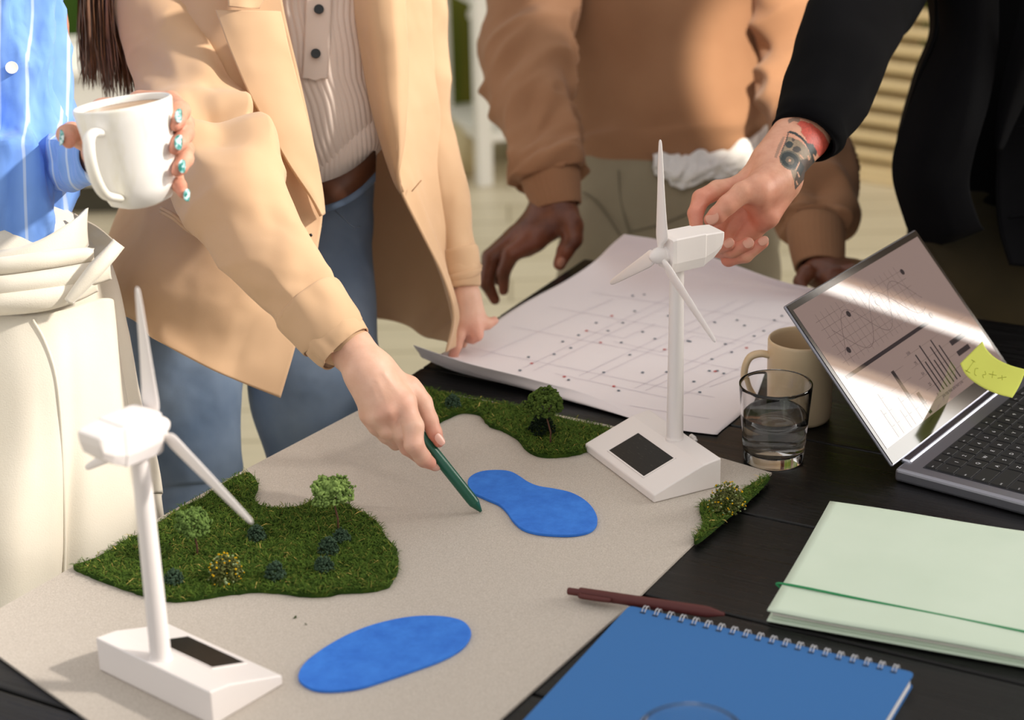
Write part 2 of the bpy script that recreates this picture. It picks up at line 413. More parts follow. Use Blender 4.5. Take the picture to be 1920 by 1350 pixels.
def grass(px, label, count, tz=BZ+.004, mult=1.0):
    poly = crom(np.array([G(x, y, BZ+.004)[:2] for x, y in px]), len(px)*6, closed=True)
    ce = poly.mean(0); nn = np.arange(len(poly))
    poly = poly+(poly-ce)/np.linalg.norm(poly-ce, axis=1, keepdims=True)*(noise3(np.c_[poly*160, nn*0])*.0014)[:, None]
    th = thing('moss_mat', label, 'model grass', (ce[0], ce[1], BZ+.0002))
    v, f = prism(poly, BZ+.0003, tz); mesh_obj('backing', v, f, moss, th, smooth=False)
    lo, hi = poly.min(0), poly.max(0); q = rng.uniform(lo, hi, (int(count*3), 2)); q = q[inside(poly, q)][:count]
    n = len(q); ln = rng.uniform(.003, .009, n); a = rng.uniform(0, 2*PI, n); el = rng.uniform(-.05, .75, n)
    w = rng.uniform(.00018, .00045, n); typ = rng.choice(3, n, p=[.925, .07, .005]); ln[typ == 2] *= 1.7; el[typ == 2] = rng.uniform(0, .2, (typ == 2).sum())
    base = np.c_[q, np.full(n, tz)+rng.uniform(-.0004, .0016, n)]
    d = np.c_[np.cos(a)*np.cos(el), np.sin(a)*np.cos(el), np.sin(el)]; s = np.c_[-np.sin(a), np.cos(a), rng.uniform(-.6, .6, n)]
    s = s/np.linalg.norm(s, axis=1, keepdims=True)
    mid = base+d*ln[:, None]*.55+np.c_[np.zeros((n, 2)), ln*.10]; tip = base+d*ln[:, None]+np.c_[rng.normal(0, .0008, (n, 2)), -ln*.08]
    V = np.stack([base-s*w[:, None], base+s*w[:, None], mid+s*w[:, None]*.9, mid-s*w[:, None]*.9, tip], 1).reshape(-1, 3)
    i = np.arange(n)*5; F = [];
    F4 = np.stack([i, i+1, i+2, i+3], 1).tolist(); F3 = np.stack([i+3, i+2, i+4], 1).tolist()
    o = mesh_obj('moss_fibres', V, F4+F3, blade, th, smooth=False, kind='stuff')
    o.data.polygons.foreach_set('material_index', np.concatenate([typ, typ]).astype(np.int32)); return th
g1 = [(137, 1060), (175, 1047), (215, 1025), (250, 1005), (290, 985), (330, 958), (380, 932), (420, 905), (460, 886), (475, 893), (484, 908), (478, 925), (478, 938), (492, 948), (525, 951), (560, 948), (580, 940), (600, 932), (632, 934), (661, 950), (690, 966), (710, 983), (722, 1005), (738, 1020), (746, 1037), (745, 1062), (735, 1088), (715, 1101), (680, 1106), (640, 1108), (600, 1115), (560, 1112), (500, 1106), (440, 1109), (380, 1118), (330, 1124), (290, 1118), (240, 1103), (190, 1085), (160, 1072)]
g2 = [(792, 728), (850, 740), (900, 750), (950, 757), (1000, 768), (1060, 784), (1100, 793), (1146, 803), (1135, 817), (1120, 833), (1100, 843), (1070, 850), (1030, 853), (1005, 850), (985, 838), (970, 820), (945, 806), (915, 793), (905, 780), (895, 773), (870, 770), (845, 778), (820, 790), (775, 795), (755, 760), (765, 736)]
g3 = [(1444, 893), (1431, 896), (1400, 913), (1385, 925), (1364, 930), (1336, 938), (1312, 942), (1313, 958), (1318, 978), (1312, 994), (1301, 1007), (1306, 1015), (1341, 988), (1378, 955), (1405, 934), (1431, 908)]
grass(g1, 'large dark green moss patch with trees beside the blurred turbine', 26000)
grass(g2, 'dark green moss strip along the back edge of the board, below the paper plan', 11000)
grass(g3, 'small bright moss corner with a flowering bush beside the glass', 3500)

# loose bits of moss on the board
for x, y in ((554, 1157), (573, 1170)):
    c = G(x, y, BZ+.001); v = c+rng.normal(0, .0011, (8, 3))*[1, 1, .5]; v[:, 2] = np.maximum(v[:, 2], BZ+.0003)
    bm = bmesh.new(); [bm.verts.new(q) for q in v]; bmesh.ops.convex_hull(bm, input=bm.verts)
    tag(from_bm('moss_crumb', bm, moss), ('upper left' if x < 560 else 'lower right')+' of two tiny moss crumbs above the oval lake', 'crumb', 'moss crumbs on the board')

ICO = {}
def ico_vf(sub=1):
    if sub not in ICO:
        bm = bmesh.new(); bmesh.ops.create_icosphere(bm, subdivisions=sub, radius=1); bm.verts.index_update()
        ICO[sub] = (np.array([v.co[:] for v in bm.verts]), np.array([[v.index for v in f.verts] for f in bm.faces])); bm.free()
    return ICO[sub]
def blobs(centers, radii, jitter=.25, sub=1):
    iv, fi = ico_vf(sub); V = []; F = []; n = 0
    for c, r in zip(centers, radii):
        q = iv*r*(1+jitter*noise3(iv*1.3+c*400)[:, None])+c; V.append(q); F.append(fi+n); n += len(iv)
    return np.concatenate(V), np.concatenate(F)
fol = {}
def foliage_mat(k, a, b):
    if k not in fol:
        m = mat(k, a, .95, .1); t = NT(m); t.color(t.ramp(t.noise(t.coord(), 220, 3, .7), [(.3, a), (.7, b)])); t.bump(t.noise(t.coord(), 900, 3, .7), .8, .0008); fol[k] = m
    return fol[k]
bark = mat('bark', srgb(92, 60, 44), .8)
def tree(base_px, crown_px, rw, rh, label, colors, lean=0, n=170, gaps=0):
    b = G(*base_px, BZ+.0045); Z = depth(b)
    t = thing('model_tree', label, 'model tree', b, group='lichen model trees')
    up = (base_px[1]-crown_px[1])*Z/FPX/.93; c = np.array([(crown_px[0]-base_px[0])*Z/FPX, 0, up])
    tube('trunk', [(0, 0, -.001), (.0005, 0, up*.3), tuple(c*.65+[.0005, 0, 0]), tuple(c*1.0)], [.0012, .001, .0009, .0007], bark, t, 6, local=True)
    Rw = rw*Z/FPX; Rh = rh*Z/FPX
    for k in range(5):
        a = k*1.25+.3; e = c+np.array([math.cos(a)*Rw*.75, math.sin(a)*Rw*.75, Rh*(.1+.15*(k % 3))])
        tube('branch', [tuple(c*.72), tuple(c*.9+(e-c)*.4), tuple(e)], [.0007, .0005, .0003], bark, t, 5, local=True)
    dirs = rng.normal(0, 1, (n, 3)); dirs /= np.linalg.norm(dirs, axis=1, keepdims=True); dirs[:, 2] = np.where(dirs[:, 2] < -.45, -dirs[:, 2], dirs[:, 2])
    lump = 1+.34*noise3(dirs*3.0+b*50)
    cc = c+dirs*lump[:, None]*np.array([Rw, Rw, Rh])*rng.uniform(.7, 1.0, n)[:, None]
    v, f = blobs(cc, rng.uniform(.0010, .0023, n), .9)
    mesh_obj('foliage', v, f, foliage_mat(*colors), t, local=True, kind='stuff')
GA = ('light_lichen', srgb(78, 104, 46), srgb(154, 180, 104))
GB = ('lichen', srgb(64, 88, 40), srgb(122, 148, 80)); GC = ('deep_lichen', srgb(46, 66, 24), srgb(92, 112, 50))
tree((634, 995), (627, 920), 37, 25, 'light green tree with a broad flat crown, right in the large moss patch', GA, n=1000)
tree((370, 1040), (366, 982), 30, 28, 'green round tree beside the tower of the blurred turbine', GB, n=900)
tree((1032, 833), (1022, 758), 33, 27, 'dark green tree with a bare curved trunk on the moss strip below the paper plan', GC, n=900)
def bush(px, r, label, mats, flowers=False, n=260):
    b = G(*px, BZ+.0045); Z = depth(b); R = r*1.25*Z/FPX
    t = thing('model_bush', label, 'model bush', b, group='model bushes')
    d = rng.normal(0, 1, (n, 3)); d /= np.linalg.norm(d, axis=1, keepdims=True); d[:, 2] = np.abs(d[:, 2])
    cc = d*R*rng.uniform(.6, 1, n)[:, None]*np.array([1, 1, 1.5]); v, f = blobs(cc, rng.uniform(.0007, .0015, n), .9)
    mesh_obj('foliage', v, f, foliage_mat(*mats), t, local=True, kind='stuff')
    if flowers:
        k = 46; d = rng.normal(0, 1, (k, 3)); d /= np.linalg.norm(d, axis=1, keepdims=True); d[:, 2] = np.abs(d[:, 2])
        v, f = blobs(d*R*1.06*np.array([1, 1, 1.5]), rng.uniform(.0006, .0012, k), .5); mesh_obj('blossom', v, f, foliage_mat('yellow_blossom', srgb(170, 120, 20), srgb(240, 200, 40)), t, local=True, kind='stuff')
        k = 40; d = rng.normal(0, 1, (k, 3)); d /= np.linalg.norm(d, axis=1, keepdims=True); d[:, 2] = np.abs(d[:, 2])
        v, f = blobs(d*R*1.02*np.array([1, 1, 1.5]), rng.uniform(.0007, .0014, k), .5); mesh_obj('pale_leaves', v, f, foliage_mat('pale_leaf', srgb(120, 140, 90), srgb(170, 185, 140)), t, local=True, kind='stuff')
DK = ('dark_foliage', srgb(38, 56, 42), srgb(78, 100, 80)); OL = ('olive_foliage', srgb(60, 66, 30), srgb(128, 134, 80))
bush((482, 1010), 15, 'dark green bush in the middle of the large moss patch, below the bay', DK)
bush((640, 1014), 14, 'dark bush at the foot of the broad flat-crowned tree', DK)
bush((616, 1036), 17, 'dark bush just below the foot of the broad flat-crowned tree', DK, n=300)
bush((608, 1068), 15, 'dark bush lowest of the three below the broad flat-crowned tree', DK)
bush((517, 1082), 17, 'dark rounded bush near the front edge of the large moss patch', DK)
bush((326, 1092), 15, 'dark bush just right of the blurred turbine tower', DK)
bush((424, 1085), 26, 'yellow flowering bush on the large moss patch', OL, True, 420)
bush((1016, 812), 21, 'very dark bush behind the trunk of the tree below the paper plan', ('black_green', srgb(16, 26, 18), srgb(34, 48, 34)), n=400)
bush((849, 762), 13, 'dark green bush on the moss strip beside the pointing hand', DK)
bush((1362, 952), 27, 'yellow flowering bush on the small moss corner beside the glass', OL, True, 420)
# ---------------------------------------------------------------- turbines
white = mat('white_plastic', srgb(232, 226, 224), .38, .5); 
solar = mat('black_solar_panel', srgb(10, 10, 12), .35, .25); t = NT(solar)
v = t.coord((60, 400, 1)); t.color(t.ramp(t.noise(v, 1.5, 2), [(.62, srgb(14, 14, 15)), (.7, srgb(46, 44, 40))]))
blackp = mat('black_plastic', srgb(16, 16, 18), .4)
def turbine(org, rz, spin, label, th=.178, blade_len=.118, nac=1.0, lean=None):
    """local y: from the thin edge towards the thick edge; the hub looks to local -y"""
    t = thing('wind_turbine', label, 'model turbine', org, rz)
    # base: long side local x (0.143), depth local y (0.079)
    bx, by = .0715, .079
    prof = [(0, 0), (by, 0), (by, .032), (.058, .029), (0, .009)]
    bm = bmesh.new()
    a = [bm.verts.new((-bx, y, z)) for y, z in prof]; b = [bm.verts.new((bx, y, z)) for y, z in prof]
    bm.faces.new(a); bm.faces.new(b[::-1])
    for i in range(5): bm.faces.new([a[i], b[i], b[(i+1) % 5], a[(i+1) % 5]])
    base = bevel(from_bm('base', bm, white, t), .0016, 3, 20)
    # solar panel lying in the slope, with a thin frame
    sl = math.atan2(.020, .058); cs, sn = math.cos(sl), math.sin(sl)
    def top(u, w, h): return (u, w*cs-h*sn, .009+w*sn+h*cs)
    u0, u1, w0, w1 = -.036, .036, .010, .0475
    bm = bmesh.new()
    for (a0, a1, c0, c1) in ((u0-.0016, u1+.0016, w0-.0016, w0), (u0-.0016, u1+.0016, w1, w1+.0016), (u0-.0016, u0, w0, w1), (u1, u1+.0016, w0, w1)):
        vs = box_bm(bm, a0, a1, c0, c1, -.001, .0010)
        for v_ in vs: v_.co = Vector(top(*v_.co))
    from_bm('panel_frame', bm, white, t)
    bm = bmesh.new(); vs = box_bm(bm, u0, u1, w0, w1, -.001, .0006)
    for v_ in vs: v_.co = Vector(top(*v_.co))
    from_bm('solar_panel', bm, solar, t)
    # tower
    tx, ty = .0035, .0655
    v, f = lathe_vf([(0, .028), (.0098, .028), (.0098, .0312), (.0090, .032), (.0088, .034), (.0072, th-.002), (.0068, th+.004), (0, th+.004)], 40, (tx, ty, 0)); mesh_obj('tower', v, f, white, t, local=True, sharp=40)
    # nacelle along local y, hub end at -y
    n0, n1 = ty-.014, ty+.047; zb = th; w = .0155*nac
    secs = [(n0, .0152, zb-.001, zb+.033), (n0+.004, .0160, zb-.002, zb+.034), (n0+.038, .0160, zb-.001, zb+.0345), (n0+.0385, .0154, zb, zb+.0335), (n0+.050, .0150, zb+.006, zb+.0330), (n0+.059, .0142, zb+.014, zb+.0325), (n1, .0132, zb+.024, zb+.0315)]
    pr = []
    for y, hw, z0, z1 in secs:
        pr.append([(tx-hw*.8, y, z0), (tx+hw*.8, y, z0), (tx+hw, y, z0+(z1-z0)*.3), (tx+hw, y, z1-.001), (tx+hw*.93, y, z1), (tx-hw*.93, y, z1), (tx-hw, y, z1-.001), (tx-hw, y, z0+(z1-z0)*.3)])
    v, f = loft_vf(np.array(pr)); o = mesh_obj('nacelle', v, f, white, t, smooth=False, local=True); bevel(o, .001, 2, 25)
    zc = zb+.0145; hy = n0-.0055
    v, f = lathe_vf([(0, 0), (.0095, 0), (.0095, .003), (.008, .0042), (0, .0042)], 32, (tx, n0+.0005, zc), (0, -1, 0)); mesh_obj('collar', v, f, white, t, local=True, sharp=40)
    v, f = lathe_vf([(0, 0), (.0034, 0), (.0034, .008), (0, .008)], 20, (tx, n0, zc), (0, -1, 0)); mesh_obj('axle', v, f, blackp, t, local=True, sharp=40)
    v, f = lathe_vf([(0, .0), (.0082, .0), (.0090, .002), (.0090, .007), (.0078, .012), (.0055, .016), (.003, .0185), (0, .0195)], 32, (tx, n0+.001, zc), (0, -1, 0))
    hub = mesh_obj('hub', v, f, white, t, local=True, sharp=50)
    c = np.array([tx, hy, zc])
    for k in range(3):
        a = spin+k*2*PI/3; rd = np.array([math.sin(a), 0, math.cos(a)]); sd = np.array([math.cos(a), 0, -math.sin(a)]); ax = np.array([0, 1., 0])
        secs = []
        for q, wd, tk, sh, tw in ((.006, .0032, .0028, 0, 0.25), (.012, .0042, .0028, .0006, .25), (.020, .0086, .0024, .0026, .2), (.036, .0078, .0020, .0020, .15), (.065, .0060, .0016, .0012, .08), (.095, .0042, .0013, .0004, .04), (blade_len-.004, .0027, .0010, 0, .0), (blade_len, .0009, .0004, 0, .0)):
            s2 = sd*math.cos(tw)+ax*math.sin(tw); n2 = -sd*math.sin(tw)+ax*math.cos(tw)
            secs.append([c+rd*q+s2*(sh+wd*math.cos(x))+n2*tk*math.sin(x) for x in np.linspace(0, 2*PI, 14, endpoint=False)])
        g = crom(np.array(secs), 24); v, f = loft_vf(g); mesh_obj('blade', v, f, white, t, local=True)
    return t
def zat(x, y, py):
    lo, hi = TZ, 1.5
    for _ in range(40):
        z = (lo+hi)/2; d = np.array([x, y, z])-CAM; pyy = 675+FPX*(d@DN)/(d@FW)
        if pyy > py: lo = z
        else: hi = z
    return z
# sharp turbine on the right part of the board
bR, eL, eR = np.array([.1389, 1.6794]), np.array([-.443, .896]), np.array([.896, .443])
oR = bR+eL*.0715
thR = zat(*(oR+eR*.0655), 497)-BZ
turbine((oR[0], oR[1], BZ+.0002), math.atan2(-.896, .443)+0.0, math.radians(-1), 'sharp white toy wind turbine that the tattooed hand steadies, with a black solar panel', th=thR)
# blurred turbine front left, turned round
eY = np.array([-.637, -.771]); eX = np.array([-.771, .637])
oL = (np.array([-.3603, 1.3936])+np.array([-.2577, 1.3089]))/2-eY*.079+np.array([0.005, -.012])
thL = zat(*(oL+eY*.0655), 850)-BZ
print('TH', thR, thL)
turbine((oL[0], oL[1], BZ+.0002), math.atan2(.637, -.771), math.radians(3), 'blurred white toy wind turbine nearest the camera, at the front left', th=thL)

# ---------------------------------------------------------------- paper plan
pap = mat('white_paper', srgb(232, 226, 230), .8, .3); t = NT(pap); t.bump(t.noise(t.coord(), 12, 2), .2, .004)
def plan():
    z = TZ
    th = thing('paper_plan', 'large curling sheet of white paper with a printed plan at the far table end', 'paper', G(1150, 640))
    # columns from the left/front corner side (W..N) to the right (S..E); rows from front edge to far edge
    def g(x, y, h): return G(x, y, TZ+h)
    rows = [
        [g(775, 647, .034), g(880, 682, .032), g(1000, 712, .022), (g(1110, 742, .012)), g(1235, 797, .003), g(1345, 815, .002)],
        [g(784, 660, .020), g(850, 690, .014), g(965, 722, .009), g(1090, 756, .005), g(1238, 800, .0018), g(1347, 813, .0012)],
        [g(800, 672, .008), g(870, 697, .003), g(985, 724, .002), g(1110, 755, .0015), g(1242, 794, .0012), g(1352, 808, .0012)],
        [g(860, 648, .0012), g(930, 668, .0012), g(1040, 695, .0012), g(1150, 722, .0012), g(1262, 745, .0012), g(1400, 765, .0012)],
        [g(905, 618, .0012), g(985, 632, .0012), g(1090, 655, .0012), g(1200, 680, .0012), g(1310, 690, .0012), g(1440, 700, .0012)],
        [g(985, 567, .0012), g(1070, 585, .0012), g(1170, 600, .0012), g(1270, 615, .0012), g(1370, 630, .0012), g(1490, 642, .0012)],
        [g(1060, 527, .006), g(1140, 540, .003), g(1230, 556, .0015), g(1320, 572, .0012), g(1420, 588, .0012), g(1530, 600, .0012)],
        [g(1112, 492, .022), g(1190, 505, .018), g(1270, 522, .012), g(1360, 538, .006), g(1450, 556, .003), g(1560, 570, .002)],
        [g(1146, 460, .050), g(1215, 472, .044), g(1290, 492, .034), g(1375, 515, .022), g(1460, 538, .012), g(1570, 556, .008)],
        [g(1170, 439, .078), g(1235, 450, .070), g(1305, 472, .056), g(1385, 500, .040), g(1470, 528, .026), g(1570, 549, .018)]]
    ctrl = np.array(rows); gp = patch_pts(ctrl, 90, 60, lambda u, v, q: np.where(q[..., 2] > TZ+.002, .0012*noise3(q*14), 0))
    gp[..., 2] = np.maximum(gp[..., 2], TZ+.0009)
    o = mesh_obj('sheet', gp.reshape(-1, 3), grid_faces(90, 60), pap, th); solid(o, .0004, 0)
    ink = mat('grey_ink', srgb(204, 198, 208), .8); teal = mat('dark_teal_ink', srgb(60, 84, 104), .8); red = mat('red_ink', srgb(190, 60, 62), .8)
    zz = TZ+.0021
    # faint plan lines
    segs = [((880, 652), (1340, 745)), ((960, 612), (1420, 700)), ((1030, 575), (1480, 655)), ((1090, 545), (1510, 610)), ((1085, 705), (1420, 545)), ((1105, 712), (1440, 552)), ((980, 690), (1290, 540)),
            ((1000, 695), (1310, 545)), ((900, 670), (1150, 560)), ((1190, 728), (1460, 600)), ((1210, 732), (1480, 606)), ((1270, 745), (1470, 650)), ((1040, 700), (1250, 745)), ((1150, 640), (1240, 660)), ((1240, 660), (1300, 630)),
            ((1300, 630), (1380, 645)), ((1100, 620), (1170, 634)), ((1170, 634), (1230, 606)), ((1330, 725), (1400, 700)), ((1180, 760), (1330, 785))]
    V = []; F = []
    for (x0, y0), (x1, y1) in segs:
        a, b = G(x0, y0, zz), G(x1, y1, zz); d = (b-a)/np.linalg.norm(b-a); n = np.array([-d[1], d[0], 0])*.0004; k = len(V)
        V += [a-n, a+n, b+n, b-n]; F.append((k, k+1, k+2, k+3))
    mesh_obj('printed_lines', V, F, ink, th, smooth=False)
    def dots(lst, r, m, name):
        V = [(r*math.cos(a), r*math.sin(a), 0) for a in np.linspace(0, 2*PI, 12, endpoint=False)]; o = None
        for x, y in lst:
            if o is None: o = mesh_obj(name, V, [tuple(range(12))], m, th, smooth=False, local=True)
            else: o = o.copy(); COL.objects.link(o)
            o.location = tuple(G(x, y, zz+.0002)-origin_of(th))
    dots([(991, 669), (1039, 664), (975, 694), (1066, 712), (1181, 665), (1132, 698), (1250, 697), (1205, 698), (1160, 732), (1140, 620), (1168, 605), (1118, 605), (1085, 628), (1070, 652), (1165, 642), (1205, 622), (1055, 640), (1190, 583), (1208, 552), (1186, 554), (1253, 592), (1290, 639), (1228, 635), (1335, 673), (1301, 715), (1312, 735), (1255, 745), (1345, 695), (1357, 700), (1360, 645), (1382, 600), (1452, 600), (1466, 592), (1414, 630), (1432, 620), (1372, 660), (1294, 640), (1340, 604), (1396, 610), (1330, 695), (1428, 560)], .0020, teal, 'teal_dot')
    dots([(997, 681), (1058, 706), (1151, 724), (1246, 655), (1341, 696), (1126, 642), (1100, 620), (1147, 592), (1400, 652)], .0021, red, 'red_dot')
    o = tag(mesh_obj('loose_corner', *merge(blobs([G(1300, 822, TZ+.004), G(1303, 826, TZ+.003), G(1296, 819, TZ+.005)], [.0035, .003, .003], .3, 2)), white, None), 'tiny white plug lying between the turbine base and the paper', 'plug')
plan()

# ---------------------------------------------------------------- mugs and glasses
def mug(base, R0, R1, h, m, label, handle_dir, axis=(0, 0, 1), drink=None, hscale=1.0, body='body', rb=.012):
    t = thing('mug', label, 'mug', base)
    w = .0035
    prof = [(0, 0), (R0-rb, 0), (R0-rb*.35, rb*.25), (R0, rb)]+[(R0+(R1-R0)*s, rb+(h-rb)*s) for s in (.2, .4, .6, .8, .97)]+[(R1-.0006, h-.0004), (R1-w*.5, h+.0008), (R1-w+.0006, h-.0004)]+[(R0+(R1-R0)*s-w, rb+(h-rb)*s) for s in (.95, .6, .3, .05)]+[(R0-rb, .006), (0, .006)]
    v, f = lathe_vf(prof, 72, (0, 0, 0), axis); mesh_obj('body', v, f, m, t, local=True)
    ax = np.array(axis, float); ax /= np.linalg.norm(ax); hd = np.array(handle_dir, float); hd -= ax*(hd@ax); hd /= np.linalg.norm(hd)
    s = hscale
    pts = [ax*h*.80+hd*(R1-.004), ax*h*.83+hd*(R1+.010*s), ax*h*.78+hd*(R1+.024*s), ax*h*.60+hd*(R1+.030*s), ax*h*.40+hd*(R1+.026*s), ax*h*.24+hd*(R1+.012*s), ax*h*.15+hd*(R0-.002)]
    c = crom(np.array(pts), 40); side = np.cross(ax, hd); T = np.gradient(c, axis=0); T /= np.linalg.norm(T, axis=1, keepdims=True); N = np.cross(T, side)
    th = np.linspace(0, 2*PI, 14, endpoint=False)
    g = c[:, None]+side[None, None]*(.0058*np.cos(th))[None, :, None]+N[:, None]*(.0038*np.sin(th))[None, :, None]
    v, f = loft_vf(g); mesh_obj('handle', v, f, m, t, local=True)
    if drink is not None:
        lv, dm = drink; r = R0+(R1-R0)*(lv-rb)/(h-rb)-w-.0002
        v, f = lathe_vf([(0, lv-.002), (r-.001, lv-.002), (r, lv), (r*.6, lv-.0002), (0, lv-.0002)], 48, (0, 0, 0), axis if axis == (0, 0, 1) else tuple(ax)); mesh_obj('drink', v, f, dm, t, local=True)
    return t
beige = mat('beige_glazed_ceramic', srgb(212, 190, 156), .35, .5)
mb = G(1497, 783)
mug((mb[0], mb[1], TZ+.0003), .0355, .0365, .094, beige, 'beige ceramic mug standing behind the laptop screen and the water glass', np.array([-1.0, -.05, 0.]), hscale=.85, rb=.006)
glassm = mat('clear_glass', (1, 1, 1), .0, .5); glassm.node_tree.nodes['Principled BSDF'].inputs['Transmission Weight'].default_value = 1; glassm.node_tree.nodes['Principled BSDF'].inputs['IOR'].default_value = 1.45
waterm = mat('water', (1, 1, 1), .0, .5); waterm.node_tree.nodes['Principled BSDF'].inputs['Transmission Weight'].default_value = 1; waterm.node_tree.nodes['Principled BSDF'].inputs['IOR'].default_value = 1.33
def tumbler(base, R0, R1, h, lvl, label):
    t = thing('drinking_glass', label, 'glass', base)
    w = .0019; bt = .011
    prof = [(0, .0012), (R0-.006, .0005), (R0-.002, 0), (R0, .002)]+[(R0+(R1-R0)*s, h*s) for s in (.15, .4, .7, .97)]+[(R1-.0002, h-.0005), (R1-w*.5, h), (R1-w+.0002, h-.0005)]+[(R0+(R1-R0)*s-w, h*s) for s in (.95, .7, .4, .22)]+[(R0-w-.001, bt+.003), (R0-.007, bt), (0, bt-.0005)]
    v, f = lathe_vf(prof, 80); mesh_obj('glass_wall', v, f, glassm, t, local=True)
    if lvl:
        e = .00015
        rr = lambda z: R0+(R1-R0)*z/h-w+e
        v, f = lathe_vf([(0, bt-.0006), (R0-.007, bt-e), (R0-w-.001+e, bt+.003-e), (rr(h*.22), h*.22), (rr(lvl*.8), lvl*.8), (rr(lvl), lvl+.0006), (rr(lvl)-.0015, lvl), (0, lvl)], 80); mesh_obj('water', v, f, waterm, t, local=True)
gb = G(1450, 861)
tumbler((gb[0], gb[1], TZ+.0003), .0315, .0382, .087, .052, 'clear glass tumbler half full of water in front of the beige mug')

# ---------------------------------------------------------------- folder, notebook, pens
mint = mat('mint_card', srgb(206, 222, 204), .7, .3); t = NT(mint); t.color(t.ramp(t.noise(t.coord(), 7, 4), [(.3, srgb(200, 217, 198)), (.7, srgb(212, 227, 210))]))
def folder():
    a = G(1556, 941, TZ+.009); u = np.array([.922, -.387, 0]); w = np.array([-.347, -.938, 0]); w = w-u*(w@u); w /= np.linalg.norm(w)
    a[2] = 0; 
    t = thing('folder', 'pale mint card folder with a green elastic band at the right front', 'folder', (a[0], a[1], TZ+.0004), math.atan2(u[1], u[0]))
    W, D = .325, .238
    def plate(name, z0, z1, bend, m, inset=0):
        nx, ny = 40, 30; x = np.linspace(inset, W-inset, nx); y = np.linspace(-D+inset, -inset*.5, ny); X, Y = np.meshgrid(x, y, indexing='ij')
        r = .006; d = np.hypot(np.minimum(X-inset, r)-r, np.minimum(Y+D-inset, r)-r)
        Zt = z0+bend*((-Y/D)**2)*(1-.3*X/W)+.0006*np.sin(X*30+Y*14)*bend/.004
        top = np.stack([X, Y, Zt+(z1-z0)], -1); bot = np.stack([X, Y, Zt], -1)
        o = mesh_obj(name, top.reshape(-1, 3), grid_faces(nx, ny), m, t, local=True); s = solid(o, z1-z0, -1); return o
    plate('back_cover', .0, .0016, .0, mint); plate('inner_flap', .0026, .0034, .001, mint, .003)
    plate('paper_stack', .0040, .0056, .0015, mat('paper_white', srgb(236, 234, 226), .8), .004)
    plate('front_cover', .0064, .0080, .0040, mint)
    bm = bmesh.new(); box_bm(bm, .002, W, -.0014, .0, .0, .0085); from_bm('spine', bm, mint, t)
    el = mat('green_elastic', srgb(40, 140, 86), .7)
    # elastic across the front, parallel to the long side
    yb = -.185
    pts = [(-.0012, yb, .0010), (-.0014, yb, .007), (.0010, yb, .0124), (.08, yb-.004, .0124), (.2, yb-.010, .0121), (W, yb-.016, .0116)]
    tube('elastic_band', crom(np.array(pts), 60), .0011, el, t, 8, local=True)
folder()
def notebook():
    a = G(1180, 1136, TZ+.012); b = G(1715, 1262, TZ+.012); u = (b-a); Ln = np.linalg.norm(u); u /= Ln; w = np.array([u[1], -u[0], 0])
    t = thing('notebook', 'blue spiral notebook in the foreground with white pages', 'notebook', (a[0], a[1], TZ+.0004), math.atan2(u[1], u[0]))
    D = .225; cov = mat('blue_cover', srgb(50, 108, 172), .55, .3); pg = mat('page_white', srgb(240, 238, 236), .8)
    def plate(name, z0, z1, m, ins):
        p = [];
        for cx, cy, a0 in ((Ln-ins-.005, -ins-.005, 0), (ins+.005, -ins-.005, 90), (ins+.005, -D+ins+.005, 180), (Ln-ins-.005, -D+ins+.005, 270)):
            for k in range(5): q = math.radians(a0+k*22.5); p.append((cx+.005*math.cos(q), cy+.005*math.sin(q)))
        v, f = prism(p, z0, z1); return mesh_obj(name, v, f, m, t, smooth=False, local=True)
    plate('back_cover', 0, .0009, cov, 0); plate('page_block', .0012, .0108, pg, .0016); plate('front_cover', .0112, .0121, cov, 0)
    wire = mat('white_wire', srgb(214, 216, 222), .3, .5)
    v = []; f = []; first = None
    hole = mat('dark_hole', srgb(20, 40, 66), .8)
    n = 20
    for k in range(n):
        x = .016+k*(Ln-.032)/(n-1); parts = []
        for dx in (-.0014, .0014):
            th = np.linspace(0, 2*PI, 22, endpoint=False); parts.append(tube_vf(np.stack([np.full(22, dx), .0005+.0062*np.cos(th)*1.0, 0.0076+.0072*np.sin(th)], 1), .00042, 6, True))
        if first is None:
            V, F = merge(*parts); first = mesh_obj('wire_ring', V, F, wire, t, local=True); first.location = (x, -.0008, 0)
        else: o = first.copy(); COL.objects.link(o); o.location = (x, -.0008, 0)
    bm = bmesh.new()
    for k in range(n):
        x = .016+k*(Ln-.032)/(n-1); box_bm(bm, x-.0026, x+.0026, -.0086, -.0058, .0121, .01225)
    from_bm('punched_holes', bm, hole, t)
    return t
nb = notebook()
c = G(1295, 1372, TZ+.0128+.085)
tumbler((c[0], c[1], TZ+.0128), .031, .0385, .085, 0, 'empty glass on the blue notebook, only its rim in view at the bottom edge')
def lathe_along(name, a, b, prof, m, parent, k=24, **kw):
    a = np.array(a, float); b = np.array(b, float); L = np.linalg.norm(b-a)
    v, f = lathe_vf([(r, s*L) for s, r in prof], k, tuple(a), tuple((b-a)/L)); return mesh_obj(name, v, f, m, parent, sharp=45, **kw)
maroon = mat('maroon_plastic', srgb(84, 34, 32), .5, .4)
